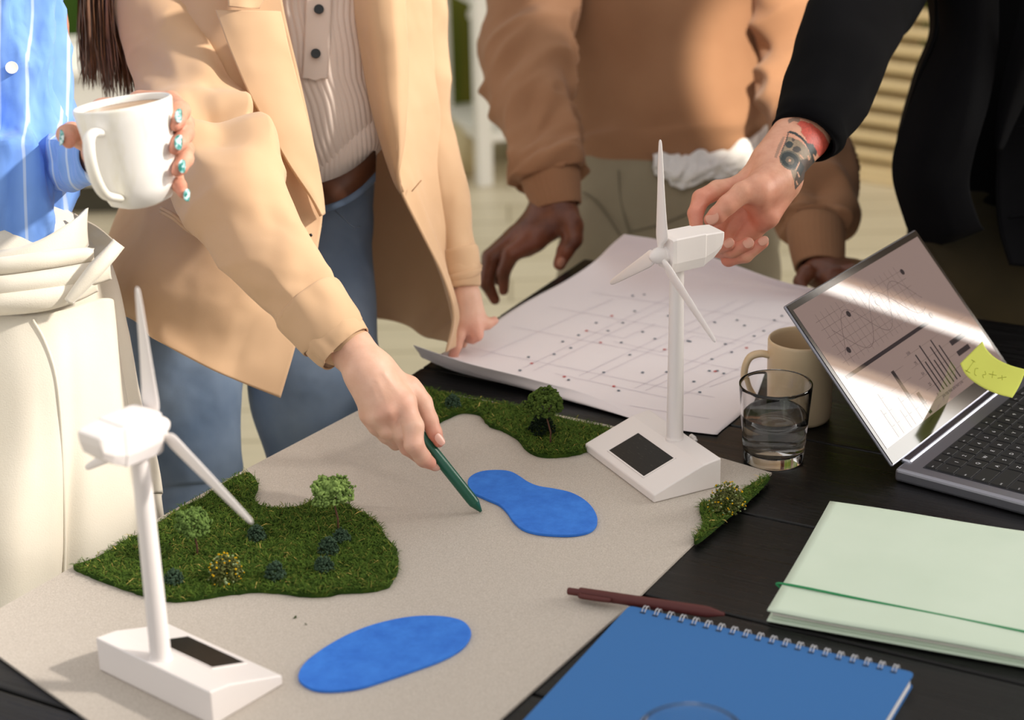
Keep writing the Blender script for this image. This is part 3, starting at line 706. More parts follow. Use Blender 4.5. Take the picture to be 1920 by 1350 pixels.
def maroon_pen():
    a = G(1065, 1108, TZ+.009); b = G(1358, 1152, TZ+.0155); d = (b-a)/np.linalg.norm(b-a)
    t = thing('ballpoint_pen', 'maroon click pen lying beside the spiral of the blue notebook', 'pen', ((a+b)/2)*[1, 1, 0]+[0, 0, TZ+.004])
    zl = np.array([0, 0, 0])
    q = lambda s: a+(b-a)*s
    lathe_along('barrel', q(.075), b, [(0, 0), (0, .0046), (.01, .0050), (.86, .0052), (.90, .0048), (.975, .0022), (1, .0018), (1, 0)], maroon, t)
    lathe_along('push_button', q(0), q(.08), [(0, 0), (0, .0030), (.1, .0034), (1, .0034), (1, 0)], maroon, t)
    s = np.cross(d, [0, 0, 1]); s /= np.linalg.norm(s); off = s*.0068+np.array([0, 0, .0005])
    tube('clip', [q(.085)+off*.4, q(.10)+off, q(.20)+off*1.05, q(.29)+off, q(.30)+off*.9], [.0022, .0024, .0024, .0022, .001], maroon, t, 10)
maroon_pen()

# ---------------------------------------------------------------- laptop
def laptop():
    lm = mat('grey_aluminium', srgb(150, 150, 160), .35, .5, metal=.85); dark = mat('dark_bezel', srgb(10, 11, 16), .08, .6)
    key = mat('black_keys', srgb(22, 22, 24), .5, .4); leg = mat('key_legend', srgb(215, 215, 220), .6)
    yaw = .9163; W = .304; D = .212; SH = .200; phi = .845
    org = (.3883, 1.7233, TZ+.0004)
    t = thing('laptop', 'open grey laptop with charts on its screen at the right edge of the table', 'laptop', org, yaw)
    # local: x along the hinge, y away from the user (keyboard at -y), z up; org on the hinge line at the left end
    bm = bmesh.new(); box_bm(bm, 0, W, -D, 0, 0, .0145); o = from_bm('base', bm, lm, t); bevel(o, .0035, 3)
    kx0, kx1, ky1, ky0 = .018, W-.018, -.024, -.132
    bm = bmesh.new(); box_bm(bm, kx0-.001, kx1+.001, ky0-.001, ky1+.001, .0146, .0149); from_bm('keyboard_well', bm, mat('dark_well', srgb(60, 60, 66), .5, metal=.5), t)
    bm = bmesh.new(); box_bm(bm, W/2-.065, W/2+.065, -D+.006, -.140, .0146, .0148); from_bm('touchpad', bm, lm, t)
    bm = bmesh.new(); box_bm(bm, .02, W-.02, -.008, .004, .0110, .0165); bevel(from_bm('hinge', bm, mat('hinge_aluminium', srgb(190, 192, 205), .2, metal=1), t), .0025, 3)
    rows = [('esc F1 F2 F3 F4 F5 F6 F7 F8 F9 F10 F11 F12 del'.split(), [1]*14, .7),
            ('` 1 2 3 4 5 6 7 8 9 0 - ='.split()+['back'], [1]*13+[1.6], 1), (['tab']+list('QWERTYUIOP[]\\'), [1.5]+[1]*12+[1.1], 1),
            (['caps']+list("ASDFGHJKL;'")+['enter'], [1.75]+[1]*11+[1.9], 1), (['shift']+list('ZXCVBNM,./')+['shift'], [2.3]+[1]*10+[2.35], 1),
            (['ctrl', 'fn', 'alt', '', '', 'alt', 'ctrl', '<', '>'], [1.2, 1.2, 1.2, 1.2, 5.2, 1.2, 1.2, 1, 1.2], 1)]
    tot = sum(r[2] for r in rows); y = ky1; meshes = {}
    hh = (ky1-ky0)/tot; txt = {}
    for names, ws, rh in rows:
        un = (kx1-kx0)/sum(ws); x = kx0; h = hh*rh
        for nm, w in zip(names, ws):
            kw = un*w
            kk = (round(kw, 4), round(h, 4))
            if kk not in meshes:
                bm = bmesh.new(); box_bm(bm, .0009, kw-.0009, -h+.0009, -.0009, 0, .0014)
                vs = [v_ for v_ in bm.verts if v_.co.z > .001]
                for v_ in vs:
                    v_.co.x += .0005 if v_.co.x < kw/2 else -.0005; v_.co.y += .0005 if v_.co.y < -h/2 else -.0005
                o = from_bm('key', bm, key, t); meshes[kk] = o
            else: o = meshes[kk].copy(); COL.objects.link(o)
            o.location = (x, y, .0150)
            if nm:
                c = bpy.data.curves.new('legend', 'FONT'); c.body = nm; c.size = .0062 if len(nm) == 1 else .0030; c.align_x = 'CENTER' if len(nm) == 1 else 'LEFT'; c.extrude = 0; c.resolution_u = 2
                co = bpy.data.objects.new('legend', c); me = bpy.data.meshes.new_from_object(co); bpy.data.objects.remove(co)
                me.materials.clear(); me.materials.append(leg)
                lo = bpy.data.objects.new('legend', me); COL.objects.link(lo); lo.parent = o
                lo.location = (kw/2 if len(nm) == 1 else .0022, -h*.62, .00148)
            x += kw
        y -= h
    # screen lid
    cs, sn = math.cos(phi), math.sin(phi)
    R = Matrix(((1, 0, 0, 0), (0, cs, -sn, 0), (0, sn, cs, .0150), (0, 0, 0, 1)))   # lid local: x, y up the lid, z = front face normal
    def lid(name, bm, m, parent=t, **k):
        for v_ in bm.verts: v_.co = R @ v_.co
        return from_bm(name, bm, m, parent, **k)
    bm = bmesh.new(); box_bm(bm, 0, W, .002, SH, -.0045, -.0008); L = bevel(lid('lid', bm, lm), .002, 3)
    bm = bmesh.new(); box_bm(bm, .0015, W-.0015, .004, SH-.0015, -.0009, .0); lid('bezel', bm, dark, L)
    scr = mat('lit_screen', srgb(60, 50, 50), .012, .8, emis=srgb(160, 138, 132), estr=.42)
    bm = bmesh.new(); box_bm(bm, .007, W-.007, .020, SH-.0085, -.0003, .0003); S = lid('screen', bm, scr)
    ink = mat('screen_ink', srgb(14, 18, 36), .012, .8); thin = mat('screen_thin_ink', srgb(92, 78, 80), .04, .7)
    def strokes(name, lst, m):
        bm = bmesh.new()
        for pts, w in lst:
            p = np.array(pts, float); T = np.gradient(p, axis=0); T /= np.linalg.norm(T, axis=1, keepdims=True)+1e-9; N = np.c_[-T[:, 1], T[:, 0]]*w/2
            vs = [(bm.verts.new((a[0]-n[0], a[1]-n[1], .00045)), bm.verts.new((a[0]+n[0], a[1]+n[1], .00045))) for a, n in zip(p, N)]
            for a, b in zip(vs[:-1], vs[1:]): bm.faces.new([a[0], b[0], b[1], a[1]])
        return lid(name, bm, m, S)
    x0, y0 = .0, 0.
    lines = []
    gx = np.linspace(.035, .215, 17); gy = np.linspace(.118, .168, 6)
    for x in gx: lines.append(([(x, .112), (x, .176)], .00035))
    for yy in gy: lines.append(([(.028, yy), (.225, yy)], .00035))
    u = np.linspace(0, 1, 60); lines.append((np.c_[.04+.19*u, .142+.022*np.sin(u*11-1)], .0006)); lines.append((np.c_[.045+.18*u, .140+.024*np.cos(u*9+1)], .0006))
    for yy in (.030, .044, .058, .072, .086): lines.append(([(.13, yy), (.285, yy)], .0003)); 
    for yy in (.035, .05, .065, .08): lines.append(([(.02, yy), (.12, yy)], .0003))
    strokes('grid_lines', lines, thin)
    bars = [([(.018, .1035), (.218, .1035)], .0042)]
    for x, h_ in ((.040, .03), (.052, .045), (.070, .018), (.080, .030), (.096, .056), (.1135, .022)): bars.append(([(x, .022), (x, .026+h_)], .0062))
    for k, h_ in enumerate((.046, .034, .052, .030, .044, .050, .040)): bars.append(([(.152+.0085*k, .034), (.152+.0085*k, .036+h_)], .0024))
    bars.append(([(.225, .070), (.262, .070)], .006)); bars.append(([(.225, .056), (.255, .056)], .006)); bars.append(([(.225, .042), (.248, .042)], .006))
    strokes('chart_bars', bars, ink)
    for i, s_ in enumerate(['100', '75', '50', '25', '0']):
        c = bpy.data.curves.new('axis_number', 'FONT'); c.body = s_; c.size = .0055; c.extrude = 0; c.resolution_u = 1; c.align_x = 'RIGHT'
        co = bpy.data.objects.new('axis_number', c); me = bpy.data.meshes.new_from_object(co); bpy.data.objects.remove(co); me.materials.clear(); me.materials.append(ink)
        lo = bpy.data.objects.new('axis_number', me); COL.objects.link(lo); lo.parent = S; lo.matrix_local = R @ Matrix.Translation((.146, .032+.0135*(4-i), .0005))
    c = bpy.data.curves.new('axis_words', 'FONT'); c.body = 'JAN FEB MAR APR MAY JUN'; c.size = .0042; c.resolution_u = 1
    co = bpy.data.objects.new('axis_words', c); me = bpy.data.meshes.new_from_object(co); bpy.data.objects.remove(co); me.materials.clear(); me.materials.append(ink)
    lo = bpy.data.objects.new('axis_words', me); COL.objects.link(lo); lo.parent = S; lo.matrix_local = R @ Matrix.Translation((.150, .027, .0005))
    for x, yy in ((.050, .126), (.088, .158), (.148, .152), (.226, .166), (.225, .108)):
        bm = bmesh.new(); bmesh.ops.create_circle(bm, cap_ends=True, radius=.0036, segments=20)
        for v_ in bm.verts: v_.co += Vector((x, yy, .0006))
        lid('chart_point', bm, ink, S)
    # sticky note on the right edge of the screen, curling forward
    yn = mat('yellow_note', srgb(240, 248, 120), .8, .2); yn.node_tree.nodes['Principled BSDF'].inputs['Subsurface Weight'].default_value = .0
    s = thing('sticky_note', 'bright yellow sticky note with faint writing stuck to the right side of the laptop screen', 'note', P(1860, 690, 2.04))
    ctrl = [[(1842, 640, 2.075), (1822, 660, 2.070), (1800, 682, 2.065)], [(1850, 655, 2.060), (1830, 678, 2.055), (1812, 704, 2.050)], [(1868, 672, 2.038), (1853, 698, 2.032), (1838, 724, 2.026)], [(1895, 685, 2.012), (1883, 712, 2.006), (1868, 738, 2.000)], [(1924, 693, 1.99), (1912, 722, 1.985), (1898, 746, 1.98)]]
    patch('note_sheet', ctrl, 30, 16, yn, s, thick=.0003)
    gsh = patch_pts(ctrl, 30, 16)
    pen = mat('faint_pencil', srgb(176, 180, 60), .8)
    def on(a, b):
        i = min(max(a, 0), 1)*29; j = min(max(b, 0), 1)*15; p = gsh[int(round(i)), int(round(j))]; return p-FW*.0006
    for st in ([(.20, .55), (.22, .92)], [(.15, .6), (.25, .5)], [(.18, .95), (.27, .88)], [(.36, .62), (.32, .7), (.34, .82), (.39, .78)], [(.44, .5), (.48, .62), (.44, .7), (.5, .76)], [(.56, .42), (.6, .6)], [(.53, .55), (.63, .46)], [(.68, .38), (.72, .55)], [(.66, .5), (.75, .42)]):
        pts = np.array([on(*q) for q in st]); tube('handwriting', crom(pts, 10) if len(pts) > 2 else pts, .0003, pen, s, 5)
laptop()
# ---------------------------------------------------------------- bodies: one smooth surface grown from tapered bones
def bone(p, a, b, ra, rb):
    ab = b-a; q = p-a; h = np.clip((q@ab)/(ab@ab+1e-12), 0, 1)
    return np.linalg.norm(q-h[:, None]*ab, axis=1)-(ra+(rb-ra)*h)
def smin(a, b, k):
    h = np.clip(.5+.5*(b-a)/k, 0, 1); return b*(1-h)+a*h-k*h*(1-h)
class Chain:
    def __init__(s, pts, k=.004): s.p = [np.array(q[0]) for q in pts]; s.r = [q[1] for q in pts]; s.k = k
    def d(s, p):
        r = None
        if len(s.p) == 1: return np.linalg.norm(p-s.p[0], axis=1)-s.r[0]
        for i in range(len(s.p)-1):
            e = bone(p, s.p[i], s.p[i+1], s.r[i], s.r[i+1]); r = e if r is None else smin(r, e, s.k)
        return r
def hand_sdf(core, fingers, kc=.012, kf=.007, cuts=()):
    def f(p):
        c = None
        for ch in core:
            e = ch.d(p); c = e if c is None else smin(c, e, kc)
        r = c
        for ch in fingers:
            e = smin(c, ch.d(p), kf); r = np.minimum(r, e)
        for ch, k in cuts:
            e = -ch.d(p); h = np.clip(.5-.5*(r-e)/k, 0, 1); r = r*(1-h)+e*h+k*h*(1-h)
        return r
    return f
def bounds(chains, pad=.006):
    lo = np.min([q-r for c in chains for q, r in zip(c.p, c.r)], 0)-pad; hi = np.max([q+r for c in chains for q, r in zip(c.p, c.r)], 0)+pad
    return lo, hi
def surface(f, lo, hi, h):
    n = (np.ceil((hi-lo)/h).astype(int)+2); S = 4
    n = ((n+S)//S)*S+1
    cn = (n-1)//S+1
    cax = [lo[i]+np.arange(cn[i])*h*S for i in range(3)]
    cg = np.stack(np.meshgrid(*cax, indexing='ij'), -1); cv = f(cg.reshape(-1, 3)).reshape(cn)
    near = np.abs(cv) < h*S*1.9
    # dilate to fine cells
    cell = near[:-1, :-1, :-1].copy()
    for a in (0, 1):
        for b in (0, 1):
            for c in (0, 1): cell |= near[a:cn[0]-1+a, b:cn[1]-1+b, c:cn[2]-1+c]
    D = np.repeat(np.repeat(np.repeat(cv, S, 0), S, 1), S, 2)[:n[0], :n[1], :n[2]]
    mk = np.zeros(n, bool); mc = np.repeat(np.repeat(np.repeat(cell, S, 0), S, 1), S, 2); mk[:-1, :-1, :-1] = mc
    mk[1:, 1:, 1:] |= mc
    ix = np.argwhere(mk); D = np.ascontiguousarray(D); D[mk] = f(lo+ix*h)
    s = D < 0
    # surface nets
    A = D[:-1, :-1, :-1]; shp = np.array(A.shape)
    cs = [(a, b, c) for a in (0, 1) for b in (0, 1) for c in (0, 1)]
    cnt = sum(s[a:a+shp[0], b:b+shp[1], c:c+shp[2]].astype(np.int8) for a, b, c in cs)
    act = (cnt > 0) & (cnt < 8); ci = np.argwhere(act); idx = -np.ones(shp, int); idx[act] = np.arange(len(ci))
    acc = np.zeros((len(ci), 3)); num = np.zeros(len(ci))
    for p in range(8):
        for ax in range(3):
            a = np.array(cs[p]);
            if a[ax] == 1: continue
            b = a.copy(); b[ax] = 1
            va = D[tuple((ci+a).T)]; vb = D[tuple((ci+b).T)]; x = (va < 0) != (vb < 0)
            t = np.where(x, va/(va-vb+1e-15*(va == vb)), 0)
            pt = a+np.outer(t, b-a); acc += pt*x[:, None]; num += x
    V = lo+(ci+acc/num[:, None])*h
    F = []
    for ax in range(3):
        o1, o2 = [(1, 2), (2, 0), (0, 1)][ax]
        sl0 = [slice(1, shp[i]) for i in range(3)]; sl0[ax] = slice(0, shp[ax]); sl1 = list(sl0); sl1[ax] = slice(1, shp[ax]+1)
        x0 = s[tuple(sl0)]; x1 = s[tuple(sl1)]; cr = np.argwhere(x0 != x1)
        off = np.array([1, 1, 1]); off[ax] = 0; g = cr+off; flip = x0[tuple(cr.T)]
        e1 = np.zeros(3, int); e1[o1] = 1; e2 = np.zeros(3, int); e2[o2] = 1
        q = np.stack([idx[tuple((g-e1-e2).T)], idx[tuple((g-e2).T)], idx[tuple(g.T)], idx[tuple((g-e1).T)]], 1)
        q[~flip] = q[~flip][:, ::-1]; F.append(q[(q >= 0).all(1)])
    return V, np.concatenate(F)
def smooth_vf(V, F, it=2, lam=.5):
    e = np.concatenate([F[:, [0, 1]], F[:, [1, 2]], F[:, [2, 3]], F[:, [3, 0]]]); e = np.concatenate([e, e[:, ::-1]]); n = len(V)
    deg = np.bincount(e[:, 0], minlength=n)[:, None].clip(1)
    for _ in range(it):
        s = np.stack([np.bincount(e[:, 0], V[e[:, 1], k], n) for k in range(3)], 1)/deg; V = V+lam*(s-V)
    return V
def J(Z, *pts):      # joints (px, py, dZ, r_px) -> (world, radius)
    return [(P(x, y, Z+dz), m_px(r, Z+dz)) for x, y, dz, r in pts]
def skin_mat(name, a, b, red, rough=.5):
    m = mat(name, a, rough, .45, sss=.12); t = NT(m); v = t.coord()
    c = t.ramp(t.noise(v, 55, 4, .6), [(.3, b), (.7, a)])
    at = t.n('ShaderNodeAttribute'); at.attribute_name = 'pink'; mx = t.n('ShaderNodeMixRGB'); t.l(at.outputs['Fac'], mx.inputs[0]); t.l(c, mx.inputs[1]); mx.inputs[2].default_value = (*red, 1); t.color(mx.outputs[0])
    p = t.bump(t.noise(v, 420, 3, .6), .10, .0008); t.bump(t.noise(v, 90, 3, .6), .12, .003, p); return m
def body_mesh(name, parts, m, parent, pinks=()):
    """parts: list of (V, F); pinks: (point, radius, amount) where blood shows through the skin"""
    V = []; F = []; n = 0
    for v, f in parts: V.append(v); F.append(f+n); n += len(v)
    V = np.concatenate(V); F = np.concatenate(F)
    o = mesh_obj(name, V, F, m, parent)
    a = np.zeros(len(V))
    for p, r, k in pinks:
        a = np.maximum(a, k*np.clip(1-np.linalg.norm(V-p, axis=1)/r, 0, 1)**.7)
    at = o.data.attributes.new('pink', 'FLOAT', 'POINT'); at.data.foreach_set('value', a.astype(np.float32)); return o
def grow(core, fingers, h=.0016, kc=.012, kf=.006, cuts=(), it=2):
    lo, hi = bounds(core+fingers); V, F = surface(hand_sdf(core, fingers, kc, kf, cuts), lo, hi, h); return smooth_vf(V, F, it), F
def nail(parent, c, direction, normal, w, l, m, t=.0007):
    """finger nail: a curved plate"""
    d = np.array(direction, float); d /= np.linalg.norm(d); n = np.array(normal, float); n -= d*(n@d); n /= np.linalg.norm(n); s = np.cross(d, n)
    nu, nv = 12, 12; u, v = np.meshgrid(np.linspace(-1, 1, nu), np.linspace(-1, 1, nv), indexing='ij')
    wv = np.sqrt(np.clip(1-np.abs(v)**2.4*.9, 0, 1)); x = u*wv*w/2; y = v*l/2
    z = -(u*wv)**2*w*.22-(v > 0)*v**2*l*.04-(v < 0)*v**2*l*.02
    g = c+s*x[..., None]+d*y[..., None]+n*z[..., None]
    o = mesh_obj('fingernail', g.reshape(-1, 3), grid_faces(nu, nv), m, parent); solid(o, t, 0); return o
def xf(z, hips, height=0): pass
def coarse(chains, k=.03, h=.012):
    lo, hi = bounds(chains, .02)
    def f(p):
        r = None
        for c in chains:
            e = c.d(p); r = e if r is None else smin(r, e, k)
        return r
    return surface(f, lo, hi, h)
def person_base(pelvis, chest, neck, lhand, rhand, lsh, rsh, lel, rel, lfoot, rfoot, lknee, rknee, face):
    """trunk, limbs and head in one surface (most of it under the clothes)"""
    A = np.array; pelvis, chest, neck = A(pelvis), A(chest), A(neck); f = A(face, float); f /= np.linalg.norm(f)
    up = (neck-chest)/np.linalg.norm(neck-chest); hd = neck+up*.12+f*.03; side = np.cross(f, [0, 0, 1.]); side /= np.linalg.norm(side)
    ch = [Chain([(pelvis+side*.05, .045), (chest+side*.045, .05)]), Chain([(pelvis-side*.05, .045), (chest-side*.045, .05)]), Chain([(chest, .05), (neck, .045)]), Chain([(neck, .045), (hd, .055)])]
    for s, e, w in ((lsh, lel, lhand), (rsh, rel, rhand)):
        s, e, w = A(s), A(e), A(w); ch.append(Chain([(chest+(s-chest)*.5+[0, 0, .0], .035), (s, .032), (e, .024), (e+(w-e)*.8, .018)], .01))
    for kn, ft, sg in ((lknee, lfoot, -1), (rknee, rfoot, 1)):
        kn, ft = A(kn), A(ft); ch.append(Chain([(pelvis+(kn-pelvis)*.12, .045), (kn, .035), (ft+[0, 0, .08], .028), (ft+f*.10+[0, 0, .035], .026)], .02))
    V, F = coarse(ch)
    c = hd+np.array([0, 0, .03])
    head = [Chain([(c-f*.02+[0, 0, .02], .082), (c+f*.02+[0, 0, .0], .076)]), Chain([(c+f*.045+[0, 0, -.05], .045)]), Chain([(c+f*.05+[0, 0, -.085], .028)]),
            Chain([(c+f*.088+[0, 0, .012], .010), (c+f*.107+[0, 0, -.022], .013)]), Chain([(c+side*.082+[0, 0, .0], .018), (c+side*.080+[0, 0, -.025], .011)]), Chain([(c-side*.082+[0, 0, .0], .018), (c-side*.080+[0, 0, -.025], .011)]),
            Chain([(neck, .055), (c-[0, 0, .03], .055)])]
    lo, hi = bounds(head, .01)
    def fn(p):
        r = None
        for q in head:
            e = q.d(p); r = e if r is None else smin(r, e, .02)
        for sg in (-1, 1):
            e = -(np.linalg.norm(p-(c+f*.092+side*sg*.033+[0, 0, .018]), axis=1)-.016); h = np.clip(.5-.5*(r-e)/.008, 0, 1); r = r*(1-h)+e*h+.008*h*(1-h)
        return r
    V2, F2 = surface(fn, lo, hi, .005)
    return [(V, F), (smooth_vf(V2, F2, 2), F2)], c, f, side
def head_details(person, body, c, f, side, hairc, long=False):
    ew = mat('eye_white', (.8, .8, .78), .2); ir = mat('iris', srgb(70, 50, 34), .2); lips = mat('lips', srgb(170, 96, 86), .5)
    for sg in (-1, 1):
        e = c+f*.082+side*sg*.033+[0, 0, .017]
        iv, fi = ico_vf(3); o = mesh_obj('eye', iv*.0125+e, fi, ew, body); mesh_obj('iris', iv*np.array([.006, .006, .006])+e+f*.0085, fi, ir, o)
    a = [(c+f*(.098-.012*abs(x))+side*x*.024+[0, 0, -.054]) for x in np.linspace(-1, 1, 9)]
    tube('lips', a, [.001, .003, .004, .0045, .0042, .0045, .004, .003, .001], lips, body, 8)
    hm = mat('hair_'+('long' if long else 'short'), hairc, .5, .4, sheen=.2)
    iv, fi = ico_vf(4); d = iv.copy()
    q = d*np.array([.097, .097, .100]); k = d@f; up = d[:, 2]
    q = c+[0, 0, .018]-f*.012+q*(1+.05*noise3(d*6)[:, None])
    keep = ((k < .35) & (up > -.45)) | (up > .55)
    fk = fi[keep[fi].all(1)]; mesh_obj('hair_cap', q, fk, hm, person); return hm
# ---------------------------------------------------------------- clothes materials
tan = fabric('camel_wool', srgb(206, 172, 138), srgb(197, 162, 127), .8, 1600, .2, .15, 8, .7, 11)
sweat = fabric('rust_brown_knit', srgb(160, 121, 92), srgb(144, 105, 78), .95, 500, .6, .08, 6)
knit = fabric('rose_beige_knit', srgb(240, 224, 212), srgb(232, 214, 202), .9, 1100, .4, .3, 8)
denim = fabric('blue_denim', srgb(138, 156, 180), srgb(84, 104, 132), .85, 1400, .5, .05, 7, .6, 16)
t = NT(denim)
creamc = fabric('cream_wool', srgb(228, 222, 208), srgb(220, 212, 196), .95, 700, .55, .3, 10)
blackw = fabric('black_wool', srgb(11, 11, 14), srgb(6, 6, 8), .9, 1200, .3, .0, 7, .5, 7)
khaki = fabric('khaki_twill', srgb(150, 140, 118), srgb(134, 124, 104), .9, 900, .3, .1, 8, .3, 9)
olive = fabric('dark_olive_twill', srgb(66, 58, 40), srgb(46, 42, 30), .9, 900, .3, .1, 8, .3, 9)
leather = mat('brown_leather', srgb(80, 46, 28), .5, .4)
btn_black = mat('black_button', srgb(18, 18, 20), .3, .5)
btn_white = mat('white_button', srgb(240, 238, 230), .4, .5)
tee = fabric('white_jersey', srgb(236, 234, 232), srgb(220, 220, 222), .9, 900, .2, .2, 8, .4, 12)
def shirt_mat():
    m = mat('striped_blue_cotton', srgb(120, 160, 225), .8, .2, sheen=.2); t = NT(m); v = t.coord((1, .5, .12), (0, 0, .0))
    w = t.n('ShaderNodeTexWave'); w.inputs['Scale'].default_value = 11; w.inputs['Distortion'].default_value = .5; w.inputs['Detail'].default_value = 1; w.inputs['Detail Scale'].default_value = .8
    t.l(v, w.inputs[0]); c = t.ramp(w.outputs[0], [(.0, srgb(112, 156, 232)), (.955, srgb(124, 166, 236)), (.993, srgb(186, 208, 244))]); t.color(c)
    p = t.bump(t.noise(v, 1500, 2), .2, .0003); t.bump(t.noise(t.coord((9, 9, 3.2), (0, .5, 0)), 1.6, 3, .5), .8, .03, p); return m
shirtm = shirt_mat()
def folds(seed, amp, ft=7, fth=2, sharp=1.5, env=None):
    """soft ring-like folds along a sleeve"""
    def f(t, th, g):
        p = np.stack([t*ft+.35*np.sin(th+seed), np.cos(th)*fth*.5+seed*3.7, np.sin(th)*fth*.5+seed], -1)
        r = 1-np.abs(noise3(p))*1.6; r = np.clip(r, -1, 1); r = np.sign(r)*np.abs(r)**sharp
        r = r*.7+.3*noise3(p*2.3+5)
        e = np.sin(np.clip(t, 0, 1)*PI)**.3 if env is None else env(t)
        return amp*r*e
    return f
def rings(freq, amp, w=.12):
    return lambda t, th, g: amp*np.sin(t*freq+w*8*np.sin(th*2+1)+2*noise3(np.stack([t*5, np.cos(th), np.sin(th)], -1)))
def W(x, y, Z): return P(x, y, Z)
def sleeve(name, ctrl, m, parent, n=90, k=48, flat=.85, disp=None, label=None, thick=.002):
    return loft(name, [(P(x, y, Z), m_px(r, Z)) for x, y, Z, r in ctrl], n, k, m, parent, flat, disp, cap0=True, cap1=False, label=label, thick=thick)

# ================================================================= woman in the camel blazer
def woman():
    Zb = 2.20
    w = thing('person', 'person in a camel blazer and jeans leaning over the model, pointing with a green pen', 'person', (-.33, 2.12, 0))
    skin = skin_mat('fair_skin', srgb(226, 184, 162), srgb(216, 170, 146), srgb(206, 126, 108))
    # --- right hand with the pen
    Z = 1.83
    core = [Chain(J(Z, (585, 560, .06, 40), (640, 625, .03, 38), (688, 690, .005, 34))), Chain(J(Z, (600, 590, .05, 38), (655, 655, .02, 37), (700, 700, 0, 33))),
            Chain(J(Z, (692, 695, .0, 33), (757, 752, -.01, 23))), Chain(J(Z, (690, 700, .0, 32), (730, 768, -.014, 21))), Chain(J(Z, (688, 705, .003, 30), (707, 778, -.008, 20))), Chain(J(Z, (690, 705, .008, 28), (697, 775, .004, 19))),
            Chain(J(Z, (715, 700, .012, 28), (772, 738, .016, 21))), Chain(J(Z, (720, 740, .02, 22), (740, 770, .02, 22)))]
    idx = J(Z, (757, 758, -.008, 22), (775, 800, -.016, 20), (776, 833, -.018, 18.5), (792, 857, -.006, 15.5), (806, 868, .004, 12.5))
    mid = J(Z, (733, 773, -.010, 20), (752, 812, -.008, 17), (765, 838, .002, 16), (795, 862, .016, 14), (816, 874, .022, 10))
    rin = J(Z, (708, 782, -.006, 19.5), (727, 808, -.006, 16.5), (744, 820, .004, 15), (764, 836, .020, 13), (775, 842, .026, 11))
    pin = J(Z, (693, 778, .002, 18), (706, 800, .002, 15.5), (724, 818, .008, 13.5), (742, 832, .020, 12), (752, 832, .026, 10))
    thb = J(Z, (768, 725, .016, 21), (792, 755, .018, 18.5), (805, 788, .014, 16.5), (815, 812, .012, 14), (823, 829, .012, 10.5))
    V, F = grow(core, [Chain(x, .003) for x in (idx, mid, rin, pin, thb)], .0014, .014, .006)
    # knuckles and tendons
    for (x, y, r, a) in ((730, 774, 11, .0016), (761, 760, 12, .0010), (706, 783, 10, .0012), (776, 834, 10, .0007)):
        q = P(x, y, Z-.02); d = np.linalg.norm(np.cross(V-CAM, (q-CAM)/np.linalg.norm(q-CAM)), axis=1); dz = (V-CAM)@FW
        V = V-FW*(a*np.exp(-(d/m_px(r, Z))**2)*(dz < Z+.005))[:, None]
    for (x0, y0, x1, y1, a) in ((722, 700, 758, 752, .0010), (708, 715, 730, 765, .0008), (700, 725, 708, 772, .0007)):
        A, B = P(x0, y0, Z-.02), P(x1, y1, Z-.025); Q = V+FW*((Z-.02)-(V-CAM)@FW)[:, None]; d = bone(Q, A, B, 0, 0); V = V-FW*(a*np.exp(-(d/.0032)**2)*((V-CAM)@FW < Z+.005))[:, None]
    Zc = 2.25
    core2 = [Chain(J(Zc, (862, 470, .0, 20), (868, 530, .0, 21), (872, 560, .0, 21))), Chain(J(Zc, (872, 555, .0, 21), (868, 600, -.004, 15))), Chain(J(Zc, (874, 560, .0, 20), (888, 612, .0, 16))), Chain(J(Zc, (876, 560, .01, 18), (900, 600, .01, 14)))]
    fa = J(Zc, (867, 598, -.002, 14), (861, 628, -.006, 12.5), (855, 650, -.004, 11), (849, 668, .002, 9.5)); fb = J(Zc, (888, 608, .0, 14), (894, 628, -.002, 12), (886, 636, .008, 10))
    fc = J(Zc, (899, 606, .006, 13), (914, 608, .012, 10), (927, 601, .018, 8.5)); fd = J(Zc, (880, 605, .0, 14), (885, 632, .008, 11), (880, 636, .014, 9)); fe = J(Zc, (878, 602, .004, 12), (872, 628, .02, 10), (868, 645, .025, 8))
    V2, F2 = grow(core2, [Chain(x, .003) for x in (fa, fb, fc, fd, fe)], .002, .014, .006)
    pr = P(470, -60, 2.12)
    base, hc, hf, hs = person_base(P(500, 430, 2.26), P(540, 60, 2.27), P(540, -190, 2.2), P(864, 500, 2.275), P(640, 640, 1.85), P(740, -30, 2.28), P(350, -30, 2.18), P(800, 230, 2.28), P(410, 310, 1.97), (-.24, 2.42, 0), (-.41, 2.22, 0), P(575, 780, 2.25), P(345, 760, 2.18), (.35, -.75, -.5))
    pk = [(idx[2][0], .016, .35), (idx[4][0], .022, .75), (thb[2][0], .015, .35), (thb[4][0], .026, .8), (mid[4][0], .018, .8), (P(730, 776, Z-.02), .016, .35), (P(762, 760, Z-.02), .018, .25), (P(700, 785, Z), .018, .3), (mid[2][0], .02, .45), (P(772, 800, Z), .014, .3),
          (fa[3][0], .03, .7), (fb[1][0], .03, .6), (fc[2][0], .02, .5)]
    body = body_mesh('body', base+[(V, F), (V2, F2)], skin, w, pk)
    nm = mat('natural_nail', srgb(222, 172, 156), .35, .5, coat=.1)
    nail(body, P(825.5, 824, Z-.0015), P(834, 836, Z+.004)-P(816, 812, Z), P(845, 815, Z-.03)-P(825, 822, Z), .0085, .013, nm)
    nail(body, P(818, 877, Z+.013), P(826, 876, Z+.02)-P(808, 872, Z+.015), P(822, 890, Z-.01)-P(818, 877, Z+.013), .007, .009, nm)
    nail(body, P(851, 668, Zc-.003), P(847, 676, Zc+.002)-P(853, 658, Zc-.004), -FW+np.array([0, 0, .5]), .010, .011, nm)
    # --- green pen, held between thumb and forefinger (a thing of its own)
    gp = mat('dark_green_plastic', srgb(18, 84, 66), .3, .5)
